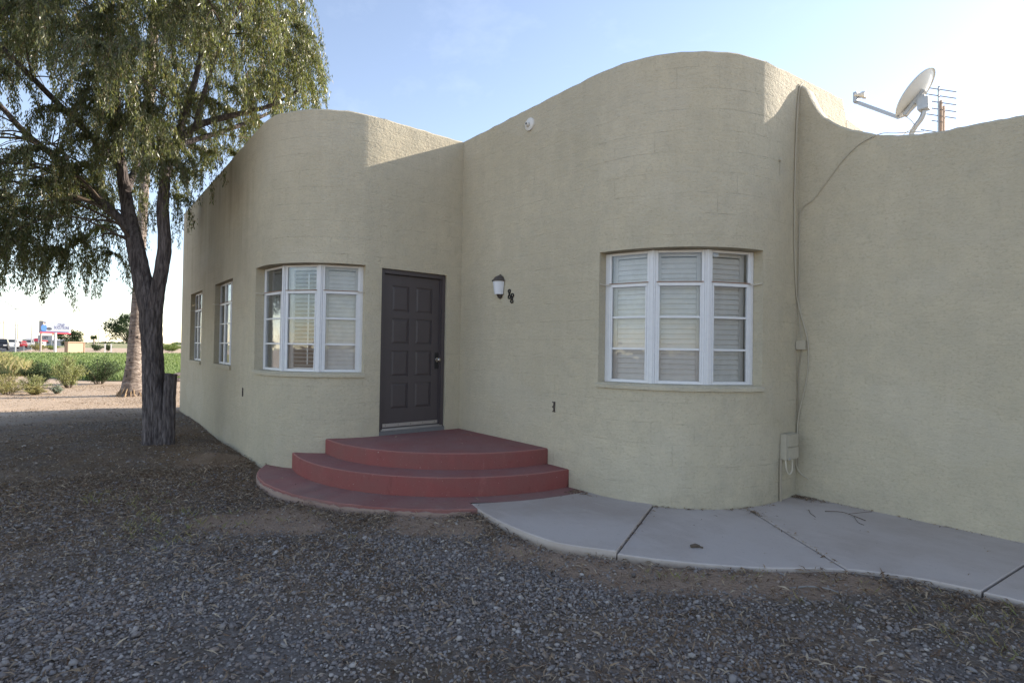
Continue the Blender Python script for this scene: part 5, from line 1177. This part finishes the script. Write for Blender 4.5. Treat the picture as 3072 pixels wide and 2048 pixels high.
def car(loc, rz, mat, label, kind='sedan'):
    t = thing('car' if kind != 'pickup' else 'pickup_truck', (loc[0], loc[1], 0.045), label, 'pickup' if kind == 'pickup' else 'car', 'vehicles on the far road', rz)
    hh = 1.0 if kind == 'sedan' else 1.22; W2 = 0.9
    lower = [(-2.25,0.32),(2.25,0.32),(2.32,0.62),(2.2,0.80*hh),(1.1,0.95*hh),(-1.9,0.98*hh),(-2.3,0.90*hh),(-2.34,0.55)]
    cab = {'sedan': [(1.05,0.95),(0.35,1.42),(-1.05,1.44),(-1.75,0.97)], 'suv': [(1.1,1.15),(0.5,1.78),(-1.95,1.78),(-2.22,1.18)], 'pickup': [(1.1,1.15),(0.5,1.82),(-0.6,1.82),(-0.8,1.17)]}[kind]
    def extr(pr, w0, w1):
        mb = MB(); n = len(pr); zmin, zmax = min(p[1] for p in pr), max(p[1] for p in pr)
        for sg in (-1, 1):
            for (x, z) in pr: k_ = (z-zmin)/(zmax-zmin); mb.v.append((x, sg*(w0+(w1-w0)*k_), z))
        mb.f = [tuple(range(n)), tuple(reversed(range(n, 2*n)))]+[((i+1) % n, i, n+i, n+(i+1) % n) for i in range(n)]; return mb
    extr(lower, W2*0.98, W2*0.94).build('body', mat, t, bevel=0.06, smooth=40)
    extr(cab, W2*0.90, W2*0.74).build('cabin', mat, t, bevel=0.05, smooth=40)
    zc0, zc1 = cab[0][1], cab[1][1]
    # glass: windscreen, rear window and side windows set just proud of the cabin
    def quad(pts, name): mb = MB(); mb.v = pts; mb.f = [(0,1,2,3)]; mb.build(name, M['carglass'], t)
    def scr(pa, pb, off, name):
        (xa, za), (xb, zb2) = pa, pb; l = lambda f: (xa+(xb-xa)*f, za+(zb2-za)*f); a, b = l(0.15), l(0.88); w_ = lambda f: W2*(0.90+(0.74-0.90)*f)*0.86
        quad([(a[0]+off, -w_(0.15), a[1]+0.02), (a[0]+off, w_(0.15), a[1]+0.02), (b[0]+off, w_(0.88), b[1]+0.02), (b[0]+off, -w_(0.88), b[1]+0.02)], name)
    scr(cab[0], cab[1], 0.03, 'windscreen'); scr(cab[3], cab[2], -0.03, 'rear_window')
    for sg in (-1, 1):
        w_ = lambda f: sg*(W2*(0.90+(0.74-0.90)*f)+0.012); li = lambda p, q, f: (p[0]+(q[0]-p[0])*f, p[1]+(q[1]-p[1])*f)
        a, b = li(cab[0], cab[1], 0.15), li(cab[0], cab[1], 0.85); c, d_ = li(cab[3], cab[2], 0.85), li(cab[3], cab[2], 0.15)
        quad([(a[0]-0.2, w_(0.15), a[1]), (b[0]-0.12, w_(0.85), b[1]), (c[0]+0.12, w_(0.85), c[1]), (d_[0]+0.2, w_(0.15), d_[1])], 'side_window')
        MB().box(2.24, 2.33, sg*0.55-0.2, sg*0.55+0.2, 0.58*hh, 0.72*hh).build('headlight', M['lightglass'], t); MB().box(-2.36, -2.28, sg*0.68-0.12, sg*0.68+0.12, 0.65*hh, 0.85*hh).build('tail_light', M['tail'], t)
        for xw in (-1.4, 1.45):
            y_ = sg*0.82; wh = MB().lathe([(0.0,-0.11),(0.24,-0.11),(0.33,-0.08),(0.34,0.08),(0.24,0.11),(0.0,0.11)], (xw, y_, 0.34), 16, 'y').build('wheel', M['tyre'], t, smooth=40)
            MB().lathe([(0.0,sg*0.116),(0.19,sg*0.116),(0.21,sg*0.105)], (xw, y_, 0.34), 12, 'y').build('rim', M['rim'], wh)
rz_ = 0.02
car((-113.1,-13.0), rz_, M['carblack'], 'black sport utility car on the far road at the left edge', 'suv')
car((-135.2,-13.0), rz_, M['carwhite'], 'white pickup truck on the far road behind the nearer street light', 'pickup')
car((-150.6,-12.5), rz_+math.pi, M['carred'], 'small red car on the far road left of the stop sign', 'sedan')
car((-168.0,-12.0), rz_, M['carsilver'], 'silver car on the far road right of the stop sign', 'suv')
def far_tree(loc, w_, h_, n, label, mat='bushdark', seed=1, trunkh=0.35, leaf=0.3):
    t = thing('far_tree', (loc[0], loc[1], 0.0), label, 'tree', 'distant trees'); rb = random.Random(seed); mb = MB(); P_, A_, N_, L_ = [], [], [], []
    mb.tube([(0,0,0),(0.1,0,h_*trunkh),(0.0,0.1,h_*0.75)], [0.05*w_*0.6,0.04*w_*0.6,0.01*w_], 8)
    cl = []
    for i in range(26):
        a = rb.uniform(0, 6.283); q = math.sqrt(rb.random()); c = Vector((math.cos(a)*w_*0.42*q, math.sin(a)*w_*0.42*q, h_*(trunkh+0.1+rb.random()*(0.88-trunkh)*(1-0.4*q)))); mb.tube([(0.05,0.05,h_*trunkh*0.9), tuple(c)], [0.02*w_*0.5,0.01], 4); r_ = w_*rb.uniform(0.08, 0.15)
        for j in range(n//26):
            v = Vector((rb.gauss(0,1), rb.gauss(0,1), rb.gauss(0,0.8))).normalized()*r_*rb.random()**0.5; P_.append(c+v); A_.append((rb.uniform(-1,1), rb.uniform(-1,1), rb.uniform(-1,0.4))); N_.append((rb.uniform(-1,1), rb.uniform(-1,1), rb.uniform(-1,1))); L_.append(leaf*rb.uniform(0.5, 1.2))
    mb.build('trunk', M['bark'], t); A_ = np.array(A_); A_ /= np.linalg.norm(A_, axis=1)[:, None]; tag(leaves_mesh('crown', P_, A_, N_, L_, 0.25, M[mat], t), kind='stuff')
far_tree((-160.0,-4.6), 6.4, 5.0, 2600, 'distant bushy tree right of the billboard post', seed=21, trunkh=0.12, leaf=0.45)
far_tree((-81.0,1.6), 5.6, 6.0, 3000, 'loose dark tree showing either side of the palm trunk', seed=22, leaf=0.32, trunkh=0.28)
bush('far_bush', (-108.3,9.6), 4.4, 1.6, 2600, M['bushgreen'], 'rounded green bush beyond the field near the house wall', seed=31, leaf=(0.12, 0.3), nst=30)
bush('far_shrub', (-112.0,-0.9), 2.6, 1.15, 1300, M['bushdark'], 'dark low shrub left of the two white posts', seed=32, leaf=(0.12, 0.3), group='shrubs beyond the field')
bush('far_shrub', (-113.0,0.75), 1.6, 1.15, 900, M['bushdark'], 'dark low shrub behind the two white posts', seed=33, leaf=(0.12, 0.3), group='shrubs beyond the field')
bush('roadside_scrub', (-108,-8.4), 3.0, 1.2, 1500, M['bushyel'], 'dry roadside scrub left of the billboard post', seed=34, leaf=(0.1, 0.25), group='shrubs beyond the field')
bush('far_shrub', (-118,-6.9), 2.4, 0.9, 900, M['bushgreen'], 'small green shrub just right of the billboard post', seed=35, leaf=(0.12, 0.3), group='shrubs beyond the field')
fpm = thing('far_palm', (-321.4,4.05,0), 'tiny distant palm on the horizon right of the monument sign', 'palm tree'); MB().tube([(0,0,0),(0,0,3.9)], [0.35,0.28], 8).build('trunk', M['palm'], fpm)
P_, A_, N_, L_ = [], [], [], []; rb = random.Random(9)
for i in range(60): a = rb.uniform(0, 6.283); e_ = rb.uniform(-0.8, 1.0); P_.append((0,0,3.9)); A_.append((math.cos(a)*math.cos(e_), math.sin(a)*math.cos(e_), math.sin(e_))); N_.append((-math.sin(a), math.cos(a), 0.3)); L_.append(rb.uniform(1.2, 2.0))
leaves_mesh('crown', P_, A_, N_, L_, 0.16, M['bushdark'], fpm)
def shed(loc, u_, L_, W__, h_, label, roofm='farroof', wallm='farwhite', rh=0.6):
    t = thing('shed', (loc[0], loc[1], 0.0), label, 'building', 'sheds beyond the far road', math.atan2(u_[1], u_[0]))
    MB().box(0, L_, 0, W__, 0, h_).build('wall', M[wallm], t); mb = MB(); mb.v = [(-0.3,-0.4,h_+0.001),(L_+0.3,-0.4,h_+0.001),(L_+0.3,W__+0.4,h_+0.001),(-0.3,W__+0.4,h_+0.001),(-0.3,W__/2,h_+rh),(L_+0.3,W__/2,h_+rh)]; mb.f = [(0,1,5,4),(2,3,4,5),(0,4,3),(1,2,5),(0,3,2,1)]; mb.build('roof', M[roofm], t)
    for i in range(3): MB().box(L_*(0.2+0.28*i), L_*(0.2+0.28*i)+1.2, -0.05, -0.004, 0.9, h_*0.75).build('window', M['carglass'], t)
shed((-296,-32), (0.55,0.83), 12, 8, 1.9, 'long pale shed at the far left behind the cars'); shed((-285,-19.5), (0.55,0.83), 6.5, 7, 2.3, 'white shed behind the stop sign')
shed((-215,-13.3), (0.55,0.83), 2.2, 2, 1.6, 'small red-roofed stand right of the stop sign', 'signred', rh=0.9); shed((-262,-13.2), (0.55,0.83), 9, 6, 2.0, 'pale shed between street light and billboard')
# far dark line of trees and fields on the horizon
P_, A_, N_, L_ = [], [], [], []; rb = random.Random(14)
for i in range(900):
    d = rb.uniform(900, 1300); a = math.atan2(FW.y, FW.x)+rb.uniform(-0.9, 1.1); w_ = max(0, fbm(np.array([a*9.0]), np.array([3.0]), 1.0, 61)[0]-0.35)*9
    for j in range(3): P_.append((CAM.x+d*math.cos(a)+rb.gauss(0,3), CAM.y+d*math.sin(a)+rb.gauss(0,3), 0.0)); A_.append((rb.gauss(0,0.3), rb.gauss(0,0.3), 1)); N_.append((rb.gauss(0,1), rb.gauss(0,1), 0)); L_.append(1.0+w_*rb.random())
leaves_mesh('far_tree_line', P_, A_, N_, L_, 0.9, M['bushdark'], None); tag(bpy.data.objects['far_tree_line'], 'far-off dark tree line along the horizon', 'tree line', kind='stuff')
